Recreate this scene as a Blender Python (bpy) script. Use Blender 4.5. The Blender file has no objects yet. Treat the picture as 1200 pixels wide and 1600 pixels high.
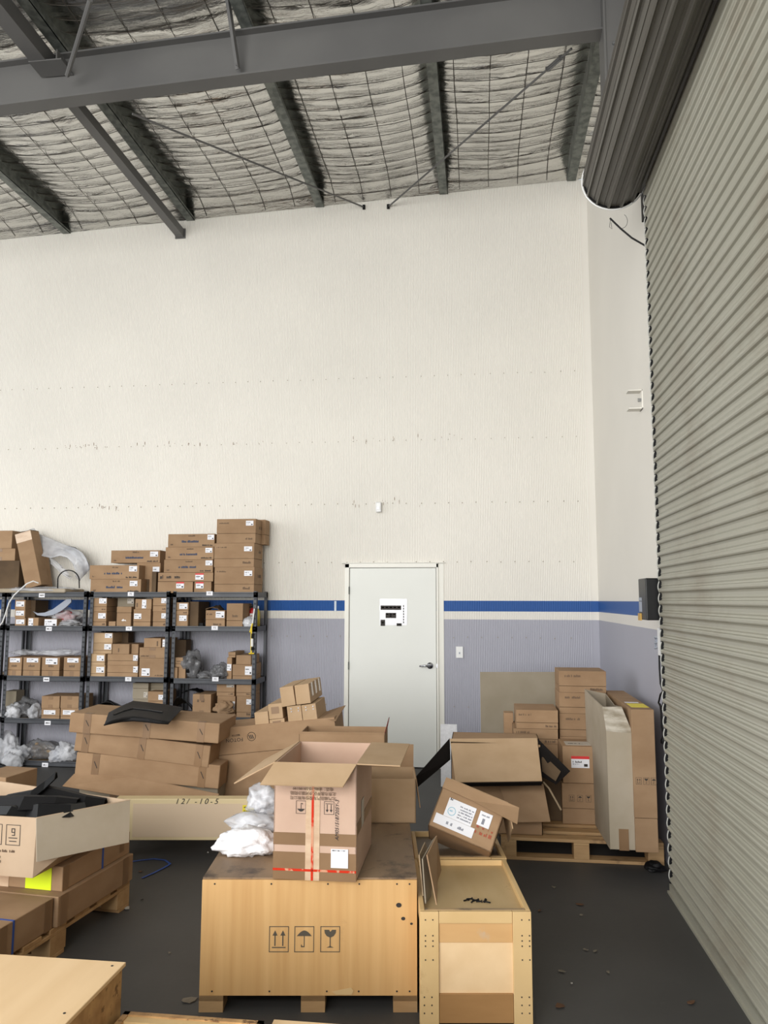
import bpy, bmesh, math, random
import numpy as np
from mathutils import Vector, Matrix, Euler, noise
random.seed(7)
PI = math.pi
S = bpy.context.scene
COL = S.collection

# ---------------------------------------------------------------- camera
F, CAMH = 1200.0, 1.70
YAW, PITCH, ROLL = math.radians(7.1), math.atan(137.6/1200), 0.0025
CR = Matrix.Rotation(YAW, 3, 'Z') @ Matrix.Rotation(PI/2+PITCH, 3, 'X') @ Matrix.Rotation(ROLL, 3, 'Z')
CO = Vector((0, 0, CAMH))
cd = bpy.data.cameras.new('camera'); cam = bpy.data.objects.new('camera', cd); COL.objects.link(cam)
cam.matrix_world = Matrix.Translation(CO) @ CR.to_4x4()
cd.sensor_fit = 'VERTICAL'; cd.sensor_height = 36; cd.sensor_width = 27; cd.lens = 36*F/1600
cd.clip_start = .05; cd.clip_end = 200
S.camera = cam

# ---------------------------------------------------------------- world, lights, exposure
W = bpy.data.worlds.new('world'); S.world = W; W.use_nodes = True
bg = W.node_tree.nodes['Background']
bg.inputs[0].default_value = (0.90, 0.95, 1.0, 1); bg.inputs[1].default_value = 0.62
def area(name, loc, rot, sx, sy, power, color):
    l = bpy.data.lights.new(name, 'AREA'); l.shape = 'RECTANGLE'; l.size = sx; l.size_y = sy
    l.energy = power; l.color = color
    o = bpy.data.objects.new(name, l); COL.objects.link(o); o.location = loc; o.rotation_euler = rot
    return o
# daylight through the open side of the warehouse behind the photographer
area('daylight_doorway', (-3.2, -4.0, 3.1), (math.radians(88), 0, math.radians(-6)), 6.5, 4.6, 760, (1.0, .99, .97))
area('daylight_side_doorway', (-9.5, 1.5, 3.0), (math.radians(86), 0, math.radians(-80)), 7.0, 4.5, 230, (1.0, .99, .975))
S.view_settings.view_transform = 'Standard'; S.view_settings.look = 'None'
S.view_settings.gamma = 1.0; S.view_settings.use_curve_mapping = False
S.view_settings.exposure = 0.22

# ---------------------------------------------------------------- measuring helpers (pixel + one known world coordinate -> point)
def ray(x, y): return CR @ Vector(((x-600)/F, -(y-800)/F, -1))
def PY(x, y, Y): d = ray(x, y); return CO + d*(Y/d.y)
def PX(x, y, X): d = ray(x, y); return CO + d*(X/d.x)
def PZ(x, y, Z): d = ray(x, y); return CO + d*((Z-CAMH)/d.z)
def sr(r, g, b):
    f = lambda c: (c/255/12.92) if c/255 <= .04045 else ((c/255+.055)/1.055)**2.4
    return (f(r), f(g), f(b), 1)

# ---------------------------------------------------------------- materials
def newmat(name):
    m = bpy.data.materials.new(name); m.use_nodes = True
    nt = m.node_tree; return m, nt, nt.nodes['Principled BSDF']
def plain(name, col, rough=.6, metal=0, **kw):
    m, nt, b = newmat(name)
    b.inputs['Base Color'].default_value = col; b.inputs['Roughness'].default_value = rough; b.inputs['Metallic'].default_value = metal
    for k, v in kw.items(): b.inputs[k].default_value = v
    return m
def N(nt, t, **kw):
    n = nt.nodes.new(t)
    for k, v in kw.items(): setattr(n, k, v)
    return n
def noisy(name, c1, c2, scale=(3, 3, 3), rough=.7, metal=0, bump=0, detail=5, lo=.35, hi=.65, vary=0, bscale=None, coord='Object', nscale=1.0, spec=None, c3=None, s3=2.0, t3=(.6, .7)):
    """two colours mixed by noise, optional third blotch colour, optional per object value change and bump"""
    m, nt, b = newmat(name); L = nt.links
    tc = N(nt, 'ShaderNodeTexCoord'); mp = N(nt, 'ShaderNodeMapping'); mp.inputs['Scale'].default_value = scale
    L.new(tc.outputs[coord], mp.inputs[0])
    nz = N(nt, 'ShaderNodeTexNoise'); nz.inputs['Scale'].default_value = nscale; nz.inputs['Detail'].default_value = detail
    L.new(mp.outputs[0], nz.inputs['Vector'])
    cr = N(nt, 'ShaderNodeValToRGB'); cr.color_ramp.elements[0].position = lo; cr.color_ramp.elements[1].position = hi
    cr.color_ramp.elements[0].color = c1; cr.color_ramp.elements[1].color = c2
    L.new(nz.outputs[0], cr.inputs[0]); out = cr.outputs[0]
    if c3:
        n3 = N(nt, 'ShaderNodeTexNoise'); n3.inputs['Scale'].default_value = s3; n3.inputs['Detail'].default_value = 6; n3.inputs['Roughness'].default_value = .65
        L.new(tc.outputs[coord], n3.inputs['Vector'])
        r3 = N(nt, 'ShaderNodeMapRange'); r3.inputs[1].default_value = t3[0]; r3.inputs[2].default_value = t3[1]
        L.new(n3.outputs[0], r3.inputs[0])
        mx = N(nt, 'ShaderNodeMix', data_type='RGBA'); mx.inputs['B'].default_value = c3
        L.new(r3.outputs[0], mx.inputs['Factor']); L.new(out, mx.inputs['A']); out = mx.outputs['Result']
    if vary:
        oi = N(nt, 'ShaderNodeObjectInfo'); mr = N(nt, 'ShaderNodeMapRange'); mr.inputs[3].default_value = 1-vary; mr.inputs[4].default_value = 1+vary
        L.new(oi.outputs['Random'], mr.inputs[0])
        hs = N(nt, 'ShaderNodeHueSaturation'); L.new(mr.outputs[0], hs.inputs['Value']); L.new(out, hs.inputs['Color']); out = hs.outputs[0]
    L.new(out, b.inputs['Base Color'])
    b.inputs['Roughness'].default_value = rough; b.inputs['Metallic'].default_value = metal
    if spec is not None: b.inputs['Specular IOR Level'].default_value = spec
    if bump:
        bp = N(nt, 'ShaderNodeBump'); bp.inputs['Strength'].default_value = bump; bp.inputs['Distance'].default_value = .01
        src = nz
        if bscale:
            src = N(nt, 'ShaderNodeTexNoise'); src.inputs['Scale'].default_value = bscale; src.inputs['Detail'].default_value = 4
            L.new(tc.outputs[coord], src.inputs['Vector'])
        L.new(src.outputs[0], bp.inputs['Height']); L.new(bp.outputs[0], b.inputs['Normal'])
    return m
M = {}
CARD = (sr(150, 121, 92), sr(162, 133, 103))
M['card'] = noisy('brown_cardboard', *CARD, scale=(5, 5, 9), rough=.82, bump=.12, bscale=14, vary=.07, spec=.25)
M['card_light'] = noisy('light_cardboard', sr(176, 148, 115), sr(186, 158, 126), scale=(5, 5, 9), rough=.82, bump=.12, bscale=14, vary=.05, spec=.25)
M['card_pink'] = noisy('printed_pinkish_cardboard', sr(188, 158, 138), sr(198, 169, 149), scale=(4, 4, 4), rough=.78, bump=.1, bscale=9, spec=.25)
M['card_beige'] = noisy('beige_cardboard', sr(176, 152, 126), sr(186, 163, 138), scale=(4, 4, 4), rough=.8, bump=.15, bscale=12, spec=.25)
M['grey_wrap'] = noisy('glossy_taped_grey_card', sr(150, 140, 122), sr(196, 188, 174), scale=(10, 10, 30), rough=.15, bump=.5, bscale=26)
M['card_grey'] = noisy('greyish_cardboard', sr(162, 150, 130), sr(172, 160, 142), scale=(4, 4, 4), rough=.8, bump=.15, bscale=12, vary=.03, spec=.25)
M['card_dull'] = noisy('dull_and_shaded_cardboard', sr(142, 132, 114), sr(152, 142, 125), scale=(4, 4, 4), rough=.85, bump=.1, vary=.05, spec=.2)  # dull card; also puts shade into the colour of cartons labelled shaded
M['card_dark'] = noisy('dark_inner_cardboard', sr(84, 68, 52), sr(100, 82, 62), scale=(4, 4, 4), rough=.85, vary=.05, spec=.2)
M['card_edge'] = plain('cut_cardboard_edge', sr(150, 130, 104), .9)
M['black_flap'] = plain('black_card', sr(24, 20, 18), .8, 0, **{'Specular IOR Level': .15})  # near-black card for the side flaps and the flap fold
M['tape'] = noisy('brown_packing_tape', sr(126, 98, 70), sr(140, 111, 82), rough=.3, vary=.04)
M['clear_tape'] = noisy('glossy_clear_tape', sr(196, 166, 138), sr(210, 184, 156), scale=(10, 10, 30), rough=.12, bump=.3, bscale=30)
M['red_tape'] = noisy('red_print_tape', sr(200, 56, 36), sr(206, 150, 120), scale=(30, 30, 16), rough=.15, lo=.5, hi=.56, bump=.3, bscale=25)
M['ink'] = plain('black_print_ink', sr(48, 42, 38), .7)
M['faint_ink'] = plain('faded_print_ink', sr(104, 84, 66), .8)
M['pen'] = plain('marker_ink', sr(40, 36, 40), .6)
M['blue_ink'] = plain('dark_blue_print', sr(40, 62, 92), .7)
M['red_ink'] = plain('faded_red_print', sr(168, 84, 60), .75)
M['white_print'] = plain('white_print', sr(232, 228, 224), .7)
M['sticker'] = plain('white_sticker_paper', sr(228, 228, 232), .55)
M['sticker_shade'] = plain('shaded_sticker_paper', sr(190, 182, 170), .6)  # white sticker paper with shade put into its colour
M['grey_text'] = plain('grey_small_print', sr(128, 130, 140), .7)
M['cyan_text'] = plain('pale_blue_stamp', sr(150, 196, 214), .7)
M['red_sticker'] = plain('red_sticker_band', sr(206, 42, 40), .5)
M['yellow_sticker'] = plain('fluorescent_yellow_sticker', sr(222, 245, 30), .5)
M['yellow_note'] = plain('yellow_note', sr(232, 214, 58), .55)
M['white_paint'] = noisy('white_painted_metal', sr(226, 222, 212), sr(232, 229, 220), scale=(1, 1, 1), rough=.45, spec=.4)
M['door_paint'] = noisy('off_white_door_paint', sr(220, 221, 214), sr(226, 227, 221), scale=(.8, .8, .8), rough=.4, spec=.4)
M['frame_paint'] = plain('door_frame_paint', sr(228, 226, 216), .4)
M['steel_dark'] = noisy('dark_grey_shelf_steel', sr(62, 64, 68), sr(72, 74, 78), scale=(6, 6, 6), rough=.45, metal=.2)
M['hole'] = plain('slot_hole_dark', sr(18, 18, 20), .9)
M['beam'] = noisy('grey_painted_steel', sr(88, 87, 86), sr(98, 97, 95), scale=(1.2, 1.2, 1.2), rough=.5, metal=.1, bump=.05)
M['galv'] = noisy('galvanised_steel', sr(92, 96, 92), sr(122, 126, 120), scale=(14, 14, 14), rough=.5, metal=.4, lo=.4, hi=.6)
M['black_plastic'] = plain('matt_black_plastic', sr(17, 16, 17), .6, 0, **{'Specular IOR Level': .25})
M['black_gloss'] = plain('satin_black_plastic', sr(20, 20, 21), .35, 0, **{'Specular IOR Level': .3})
M['grey_plastic'] = plain('grey_plastic', sr(150, 156, 168), .4)
M['white_plastic'] = plain('white_plastic', sr(228, 228, 226), .35)
M['chrome'] = plain('satin_chrome', sr(180, 182, 186), .25, 1)
M['red_plastic'] = plain('red_painted_metal', sr(190, 30, 34), .35)
M['dark_red'] = plain('dark_red_card', sr(112, 40, 36), .6)
M['yellow_plastic'] = plain('yellow_plastic', sr(226, 196, 40), .4)
M['olive'] = plain('yellow_green_liquid_bottle', sr(168, 150, 40), .3)
M['blue_strap'] = plain('blue_strapping', sr(50, 84, 160), .4)
M['foam'] = noisy('white_foam_wrap', sr(226, 226, 228), sr(238, 238, 240), scale=(30, 30, 30), rough=.6, bump=.5, bscale=60)
M['rust'] = noisy('rusty_insulation', sr(110, 80, 48), sr(150, 116, 70), scale=(14, 14, 14), rough=.9)
def plastic_film(name, col, alpha, rough=.18):
    m = noisy(name, col, tuple(min(1, c*1.25) for c in col[:3])+(1,), scale=(9, 9, 9), rough=rough, bump=1.0, bscale=16)
    m.node_tree.nodes['Principled BSDF'].inputs['Alpha'].default_value = alpha
    return m
M['red_bag'] = plain('dull_red_part', sr(150, 50, 54), .5)
M['film'] = plastic_film('clear_plastic_film', sr(205, 206, 210), .5)
M['film_grey'] = plastic_film('smoky_plastic_film', sr(120, 120, 122), .6)
M['film_thin'] = plastic_film('thin_clear_film', sr(225, 226, 230), .35)
def wood(name, c1, c2, scale, rough=.6, c3=None, s3=2.2, t3=(.58, .72), bump=.08, vary=0, detail=6):
    return noisy(name, c1, c2, scale=scale, rough=rough, c3=c3, s3=s3, t3=t3, bump=bump, vary=vary, lo=.3, hi=.7, detail=detail)
M['ply_front'] = wood('yellow_plywood_face', sr(200, 155, 98), sr(215, 173, 116), (26, 26, 1.2), c3=sr(176, 136, 88), s3=3.0, t3=(.66, .8))
M['ply_top'] = wood('dirty_plywood_top', sr(120, 98, 76), sr(150, 126, 98), (8, 2, 8), c3=sr(78, 64, 52), s3=6, t3=(.52, .66))
M['ply_pale'] = wood('pale_plywood', sr(226, 192, 146), sr(236, 204, 160), (10, 1.2, 10), c3=sr(196, 160, 116), s3=1.8, t3=(.66, .82))
M['osb'] = wood('rough_strand_board', sr(150, 112, 70), sr(196, 156, 104), (18, 18, 18), c3=sr(110, 78, 48), s3=26, t3=(.55, .62))
M['pine'] = wood('pine_board', sr(206, 172, 118), sr(220, 188, 136), (3, 3, 3), c3=sr(170, 130, 84), s3=5, t3=(.64, .76), vary=.04)
M['pine_dirty'] = wood('grimy_pine_board', sr(120, 104, 84), sr(180, 150, 108), (4, 14, 14), c3=sr(72, 64, 56), s3=7, t3=(.52, .66))
M['pallet'] = wood('pallet_timber', sr(166, 130, 88), sr(188, 154, 110), (3, 20, 20), c3=sr(120, 92, 62), s3=5, t3=(.6, .72), vary=.06)
M['inner_ply'] = wood('inner_plywood_panel', sr(186, 158, 112), sr(196, 170, 126), (12, 3, 12), c3=sr(140, 118, 86), s3=6, t3=(.64, .74))
M['inner_dark'] = wood('stained_plywood_panel', sr(96, 82, 64), sr(116, 100, 80), (12, 3, 12), c3=sr(70, 60, 50), s3=6, t3=(.6, .7))
M['board_brown'] = wood('brown_board', sr(150, 110, 64), sr(166, 124, 76), (3, 12, 12))
M['board_orange'] = wood('orange_board', sr(204, 160, 106), sr(214, 172, 118), (3, 12, 12), c3=sr(190, 170, 150), s3=4, t3=(.6, .7))
M['cream_board'] = wood('cream_board', sr(216, 196, 152), sr(222, 204, 162), (4, 4, 4))
M['tan_board'] = plain('flat_tan_panel', sr(212, 190, 162), .7)

# floor, wall, curtain, foil
M['floor'] = noisy('dark_concrete', sr(64, 63, 62), sr(78, 77, 75), scale=(.9, .9, .9), rough=.55, bump=.05, bscale=30, coord='Object', lo=.3, hi=.7, c3=sr(92, 90, 86), s3=2.4, t3=(.62, .8), spec=.3)
def wall_material(name, ribs=True):
    m, nt, b = newmat(name); L = nt.links
    tc = N(nt, 'ShaderNodeTexCoord'); sp = N(nt, 'ShaderNodeSeparateXYZ'); L.new(tc.outputs['Object'], sp.inputs[0])
    cr = N(nt, 'ShaderNodeValToRGB'); cr.color_ramp.interpolation = 'CONSTANT'
    dv = N(nt, 'ShaderNodeMath', operation='DIVIDE'); dv.inputs[1].default_value = 7.0
    L.new(sp.outputs['Z'], dv.inputs[0]); L.new(dv.outputs[0], cr.inputs[0])
    e = cr.color_ramp.elements
    e[0].position = 0; e[0].color = sr(170, 170, 180)
    e[1].position = 1.487/7; e[1].color = sr(226, 222, 214)
    n = e.new(1.580/7); n.color = sr(34, 84, 152)
    n = e.new(1.690/7); n.color = sr(230, 226, 217)
    nz = N(nt, 'ShaderNodeTexNoise'); nz.inputs['Scale'].default_value = .9; nz.inputs['Detail'].default_value = 6
    L.new(tc.outputs['Object'], nz.inputs['Vector'])
    mr = N(nt, 'ShaderNodeMapRange'); mr.inputs[1].default_value = .3; mr.inputs[2].default_value = .75; mr.inputs[3].default_value = .95; mr.inputs[4].default_value = 1.02
    L.new(nz.outputs[0], mr.inputs[0])
    hs = N(nt, 'ShaderNodeHueSaturation'); L.new(mr.outputs[0], hs.inputs['Value']); L.new(cr.outputs[0], hs.inputs['Color'])
    L.new(hs.outputs[0], b.inputs['Base Color']); b.inputs['Roughness'].default_value = .42; b.inputs['Specular IOR Level'].default_value = .35
    return m
M['wall'] = wall_material('painted_wall_bands')
M['curtain'] = noisy('beige_roller_curtain', sr(154, 152, 138), sr(164, 162, 149), scale=(.6, .6, .6), rough=.45, c3=sr(142, 135, 120), s3=1.6, t3=(.5, .75), spec=.45)
M['coil'] = noisy('brown_grey_coil', sr(92, 89, 82), sr(104, 101, 94), scale=(.8, .8, .8), rough=.42, spec=.45)
m, nt, b = newmat('crinkled_silver_foil'); L = nt.links
tc = N(nt, 'ShaderNodeTexCoord'); mp = N(nt, 'ShaderNodeMapping'); mp.inputs['Scale'].default_value = (2.6, 9, 4)
L.new(tc.outputs['Object'], mp.inputs[0])
nz = N(nt, 'ShaderNodeTexNoise'); nz.inputs['Scale'].default_value = 1.2; nz.inputs['Detail'].default_value = 6; nz.inputs['Roughness'].default_value = .6; nz.inputs['Distortion'].default_value = .6
L.new(mp.outputs[0], nz.inputs['Vector'])
bp = N(nt, 'ShaderNodeBump'); bp.inputs['Strength'].default_value = .5; bp.inputs['Distance'].default_value = .04
L.new(nz.outputs[0], bp.inputs['Height']); L.new(bp.outputs[0], b.inputs['Normal'])
b.inputs['Base Color'].default_value = sr(212, 211, 207); b.inputs['Metallic'].default_value = 1; b.inputs['Roughness'].default_value = .2
M['foil'] = m

# ---------------------------------------------------------------- mesh builder
class MB:
    def __init__(s): s.v = []; s.f = []; s.m = []
    def poly(s, pts, faces, mi=0):
        o = len(s.v); s.v += [tuple(p) for p in pts]
        for f in faces: s.f.append([o+i for i in f]); s.m.append(mi)
        return s
    def box(s, c, d, mi=0, R=None):
        x, y, z = d[0]/2, d[1]/2, d[2]/2; c = Vector(c)
        P = [Vector((sx*x, sy*y, sz*z)) for sz in (-1, 1) for sy in (-1, 1) for sx in (-1, 1)]
        if R is not None: P = [R @ p for p in P]
        return s.poly([c+p for p in P], [(0, 2, 3, 1), (4, 5, 7, 6), (0, 1, 5, 4), (2, 6, 7, 3), (0, 4, 6, 2), (1, 3, 7, 5)], mi)
    def b2(s, a, b, mi=0):
        a = Vector(a); b = Vector(b); return s.box((a+b)/2, [abs(b[i]-a[i]) for i in range(3)], mi)
    def plate(s, pts, t, mi=0, n=None):
        pts = [Vector(p) for p in pts]; k = len(pts)
        if n is None:
            n = Vector((0, 0, 0))
            for i in range(k): n += (pts[i]-pts[0]).cross(pts[(i+1) % k]-pts[0])
        n = Vector(n).normalized()*t
        P = pts+[p-n for p in pts]
        F_ = [list(range(k)), list(range(2*k-1, k-1, -1))]+[[i, i+k, (i+1) % k+k, (i+1) % k] for i in range(k)]
        return s.poly(P, F_, mi)
    def tube(s, pts, r, n=8, mi=0, closed=False):
        pts = [Vector(p) for p in pts]; k = len(pts); rings = []
        rr = r if isinstance(r, (list, tuple)) else [r]*k
        up = None
        for i, p in enumerate(pts):
            a = pts[i-1] if (i or closed) else p; c = pts[(i+1) % k] if (i < k-1 or closed) else p
            t = (c-a).normalized()
            if up is None: up = Vector((0, 0, 1)) if abs(t.z) < .9 else Vector((1, 0, 0))
            x = t.cross(up)
            x = x.normalized() if x.length > 1e-6 else Vector((1, 0, 0)); up = x.cross(t).normalized()
            rings.append([p+rr[i]*(math.cos(2*PI*j/n)*x+math.sin(2*PI*j/n)*up) for j in range(n)])
        P = [q for r_ in rings for q in r_]; F_ = []
        for i in range(k if closed else k-1):
            for j in range(n):
                a = i*n+j; b = i*n+(j+1) % n; c = ((i+1) % k)*n+(j+1) % n; d = ((i+1) % k)*n+j
                F_.append((a, b, c, d))
        if not closed: F_ += [list(range(n-1, -1, -1)), [(k-1)*n+j for j in range(n)]]
        return s.poly(P, F_, mi)
    def build(s, name, mats, parent=None, bevel=0, smooth=False, loc=None, rot=None):
        me = bpy.data.meshes.new(name); me.from_pydata(s.v, [], s.f)
        if not isinstance(mats, (list, tuple)): mats = [mats]
        for m_ in mats: me.materials.append(M[m_] if isinstance(m_, str) else m_)
        me.polygons.foreach_set('material_index', s.m)
        if smooth: me.polygons.foreach_set('use_smooth', [True]*len(s.f))
        me.update()
        bm = bmesh.new(); bm.from_mesh(me); bmesh.ops.recalc_face_normals(bm, faces=bm.faces); bm.to_mesh(me); bm.free()
        o = bpy.data.objects.new(name, me); COL.objects.link(o)
        if parent: o.parent = parent
        if loc is not None: o.location = loc
        if rot is not None: o.rotation_euler = rot
        if bevel:
            bv = o.modifiers.new('bevel', 'BEVEL'); bv.width = bevel; bv.segments = 2; bv.limit_method = 'ANGLE'
        return o
def tag(o, label=None, cat=None, group=None, kind=None):
    if label: o['label'] = label
    if cat: o['category'] = cat
    if group: o['group'] = group
    if kind: o['kind'] = kind
    return o
def empty(name, loc, rot=(0, 0, 0), label=None, cat=None, group=None):
    o = bpy.data.objects.new(name, None); COL.objects.link(o); o.location = loc
    if isinstance(rot, Matrix): o.rotation_euler = rot.to_euler()
    elif isinstance(rot, (int, float)): o.rotation_euler = (0, 0, rot)
    else: o.rotation_euler = rot
    o.empty_display_size = .1
    return tag(o, label, cat, group)
def struct(mb, name, mats, parent=None, **k):
    o = mb.build(name, mats, parent, **k)
    if parent is None: o['kind'] = 'structure'
    return o
def text_mesh(name, body, size, mat, parent, mtx, depth=.0006, shear=0, space=1.0, spl=1.0):
    cu = bpy.data.curves.new(name, 'FONT'); cu.body = body; cu.size = size; cu.extrude = depth/2; cu.shear = shear
    cu.align_x = 'CENTER'; cu.align_y = 'CENTER'; cu.space_character = space; cu.space_line = spl
    t = bpy.data.objects.new(name+'_tmp', cu); COL.objects.link(t)
    bpy.context.view_layer.update()
    me = bpy.data.meshes.new_from_object(t.evaluated_get(bpy.context.evaluated_depsgraph_get()))
    bpy.data.objects.remove(t); bpy.data.curves.remove(cu)
    me.name = name; me.materials.clear(); me.materials.append(M[mat])
    o = bpy.data.objects.new(name, me); COL.objects.link(o); o.parent = parent; o.matrix_local = mtx
    return o
# placing flat things on a face: origin, u (right), v (up), n (outwards)
class Face:
    def __init__(s, o, u, v): s.o = Vector(o); s.u = Vector(u).normalized(); s.v = Vector(v).normalized(); s.n = s.u.cross(s.v)
    def p(s, a, b, h=0): return s.o+s.u*a+s.v*b+s.n*h
    def rect(s, mb, a0, b0, a1, b1, mi=0, h=.001, t=.0012): return mb.plate([s.p(a0, b0, h), s.p(a1, b0, h), s.p(a1, b1, h), s.p(a0, b1, h)], t, mi)
    def shape(s, mb, pts, mi=0, h=.001, t=.0008): return mb.plate([s.p(a, b, h) for a, b in pts], t, mi)
    def mtx(s, a, b, h=.0012, ang=0):
        m_ = Matrix((s.u, s.v, s.n)).transposed().to_4x4()
        return Matrix.Translation(s.p(a, b, h)) @ m_ @ Matrix.Rotation(ang, 4, 'Z')
def scribble(face, mb, a, b, w, h, mi=0, seed=0, dens=.8, hh=.001):
    """an illegible line of small print: little bars of uneven height"""
    rnd = random.Random(seed); x = a; cw = h*.55
    while x < a+w:
        ww = cw*rnd.uniform(.5, 1.1); hb = h*rnd.uniform(.55, 1)
        if rnd.random() < dens: face.rect(mb, x, b, min(x+ww*.75, a+w), b+hb, mi, hh, .0006)
        x += ww
def sticker(parent, face, a, b, w, h, seed=0, red=False, grey=False, name='sticker'):
    mb = MB(); face.rect(mb, a, b, a+w, b+h, 0, .0014)
    if red: face.rect(mb, a, b+h*.76, a+w, b+h, 2, .002)
    top = b+h*(.62 if red else .78)
    scribble(face, mb, a+w*.08, top-h*.18, w*.5, h*.16, 1, seed, hh=.002)
    scribble(face, mb, a+w*.08, b+h*.28, w*.35, h*.1, 3, seed+1, hh=.002)
    face.rect(mb, a+w*.7, b+h*.12, a+w*.9, b+h*.34, 1, .002, .0006)
    return mb.build(name, ['sticker_shade' if grey else 'sticker', 'ink', 'red_sticker', 'grey_text'], parent)

def symbols(face, mb, a, b, s, kinds, mi=0, flip=False, gap=1.25, frame=True, h=.0012):
    """handling symbols: up arrows, umbrella, glass, stack limit; drawn upright or upside down"""
    for k, kd in enumerate(kinds):
        ox = a+k*s*gap
        def T(p): return (ox+(s-p[0]*s if flip else p[0]*s), b+(1.25*s-p[1]*s if flip else p[1]*s))
        def R(x0, y0, x1, y1): face.shape(mb, [T((x0, y0)), T((x1, y0)), T((x1, y1)), T((x0, y1))], mi, h)
        def G(pts): face.shape(mb, [T(p) for p in pts], mi, h)
        if frame:
            w = .035
            R(0, 0, 1, w); R(0, 1.25-w, 1, 1.25); R(0, 0, w, 1.25); R(1-w, 0, 1, 1.25)
        if kd == 'arrows':
            for x in (.3, .7):
                R(x-.03, .3, x+.03, .85); G([(x-.13, .8), (x+.13, .8), (x, 1.05)])
            R(.15, .2, .85, .25)
        if kd == 'umbrella':
            G([(.12+.76*i/8, .78+.27*math.sin(PI*i/8)) for i in range(9)])
            R(.48, .3, .52, .8); R(.34, .24, .52, .29); R(.34, .24, .38, .36)
        if kd == 'glass':
            G([(.2, 1.08), (.22, .92), (.32, .78), (.5, .7), (.68, .78), (.78, .92), (.8, 1.08), (.6, 1.08), (.5, .98), (.44, 1.08)])
            R(.475, .25, .525, .72); G([(.32, .22), (.68, .22), (.5, .3)])
        if kd == 'nine':
            G([(.4+.14*math.cos(t), .9+.14*math.sin(t)) for t in [i*PI/6 for i in range(12)]]) if 0 else None
            R(.2, .42, .8, .47); R(.25, .22, .75, .27)
            # the figure 9 as five strokes
            R(.4, .98, .62, 1.03); R(.38, .78, .43, 1.03); R(.4, .76, .62, .81); R(.58, .6, .63, 1.03); R(.42, .58, .62, .63)

# ---------------------------------------------------------------- the room
D = 8.05           # back wall
XR = 1.19          # right wall
def P(X): return 6.17+.0446*X      # underside of the purlins, the roof falls to the left
# floor
mb = MB(); mb.b2((-12, -5, -.12), (3, 9, 0)); struct(mb, 'floor', 'floor')
# back wall: fine vertical corrugation, real ribs
DX0, DX1, DZ1 = -1.385, -.435, 2.05     # door opening
pitch = .0178; X0, X1 = -8.0, XR-.075
def ribbed(x0, x1, z0, z1f, mb):
    n = int((x1-x0)/pitch*6); pts = []; fs = []
    for i in range(n+1):
        x = x0+(x1-x0)*i/n; y = D+.0022*math.cos(2*PI*x/pitch)+.0022
        pts += [(x, y, z0), (x, y, z1f(x))]
    for i in range(n): fs.append((2*i, 2*i+2, 2*i+3, 2*i+1))
    mb.poly(pts, fs)
mb = MB()
ribbed(X0, DX0-.03, 0, lambda x: P(x)+.02, mb); ribbed(DX1+.06, X1, 0, lambda x: P(x)+.02, mb); ribbed(DX0-.03, DX1+.06, DZ1+.03, lambda x: P(x)+.02, mb)
mb.b2((X0, D+.012, 0), (DX0-.04, D+.1, P(X0))); mb.b2((DX0-.04, D+.012, DZ1+.05), (XR, D+.1, P(-.8))); mb.b2((DX1+.04, D+.012, 0), (XR, D+.1, P(0)))
mb.b2((DX0-.1, D+.1, 0), (DX1+.1, D+.14, 2.2))
struct(mb, 'wall_back', 'wall', smooth=False)
# smooth corner flashing
mb = MB(); mb.b2((X1, D-.004, 0), (XR, D+.05, P(XR))); mb.b2((X1-.002, D-.007, 0), (X1+.008, D, P(XR))); struct(mb, 'trim_1', 'wall')
# top-hat fastener dots in rows
mb = MB(); rnd = random.Random(3)
for z, x0 in ((4.10, -7.4), (3.40, -7.4), (2.72, -7.4), (2.097, -2.3), (1.32, -2.2), (.62, -2.2)):
    x = x0; i = 0
    while x < 1.05:
        if not (DX0-.05 < x < DX1+.07 and z < 2.05):
            r = .0045 if z < 3 else .0035
            mb.box((x, D-.002, z+rnd.uniform(-.004, .004)), (r*2, .006, r*2), 0)
        x += .143 if i % 5 else .165
        i += 1
dots = mb.build('fastener_row', plain('dull_screw_head', sr(150, 140, 124), .6), bpy.data.objects['wall_back']); tag(dots, kind='stuff')
# scuffed paint and screw marks
mb = MB(); rnd = random.Random(9)
for (cx, cz, w) in ((-3.0, 3.42, 1.6), (-.9, 3.42, 1.3), (-.9, 2.72, .9), (-4.4, 3.42, .5), (-4.2, 2.73, .5)):
    for k in range(14):
        x = cx+rnd.uniform(-w/2, w/2); z = cz+rnd.gauss(0, .02)
        mb.box((x, D-.001, z), (.004, .004, rnd.choice([.006, .01, .03])))
mk = mb.build('paint_scuff', plain('rusty_scuff', sr(150, 128, 112), .7), bpy.data.objects['wall_back']); tag(mk, kind='stuff')

# right wall: smooth painted panels from the corner to the roller door
JY = 4.93
mb = MB()
mb.b2((XR, JY+.42, 0), (XR+.12, D+.1, P(XR)))
mb.b2((XR-.004, JY-.12, 0), (XR+.12, JY+.42, 4.28))
mb.b2((XR, JY-.12, 4.62), (XR+.12, JY+.42, P(XR)))
mb.b2((XR, -3, 4.8), (XR+.12, JY-.12, P(XR)))
mb.b2((XR-.007, JY+.415, 0), (XR, JY+.43, 4.28))
struct(mb, 'wall_right', 'wall')
mb = MB(); mb.b2((XR-.05, JY-.1, 4.3), (XR+.1, JY+.3, 4.5)); o = mb.build('door_bracket', 'black_plastic'); tag(o, 'black steel bracket carrying the end of the rolled door above the white panel', 'bracket')

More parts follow.
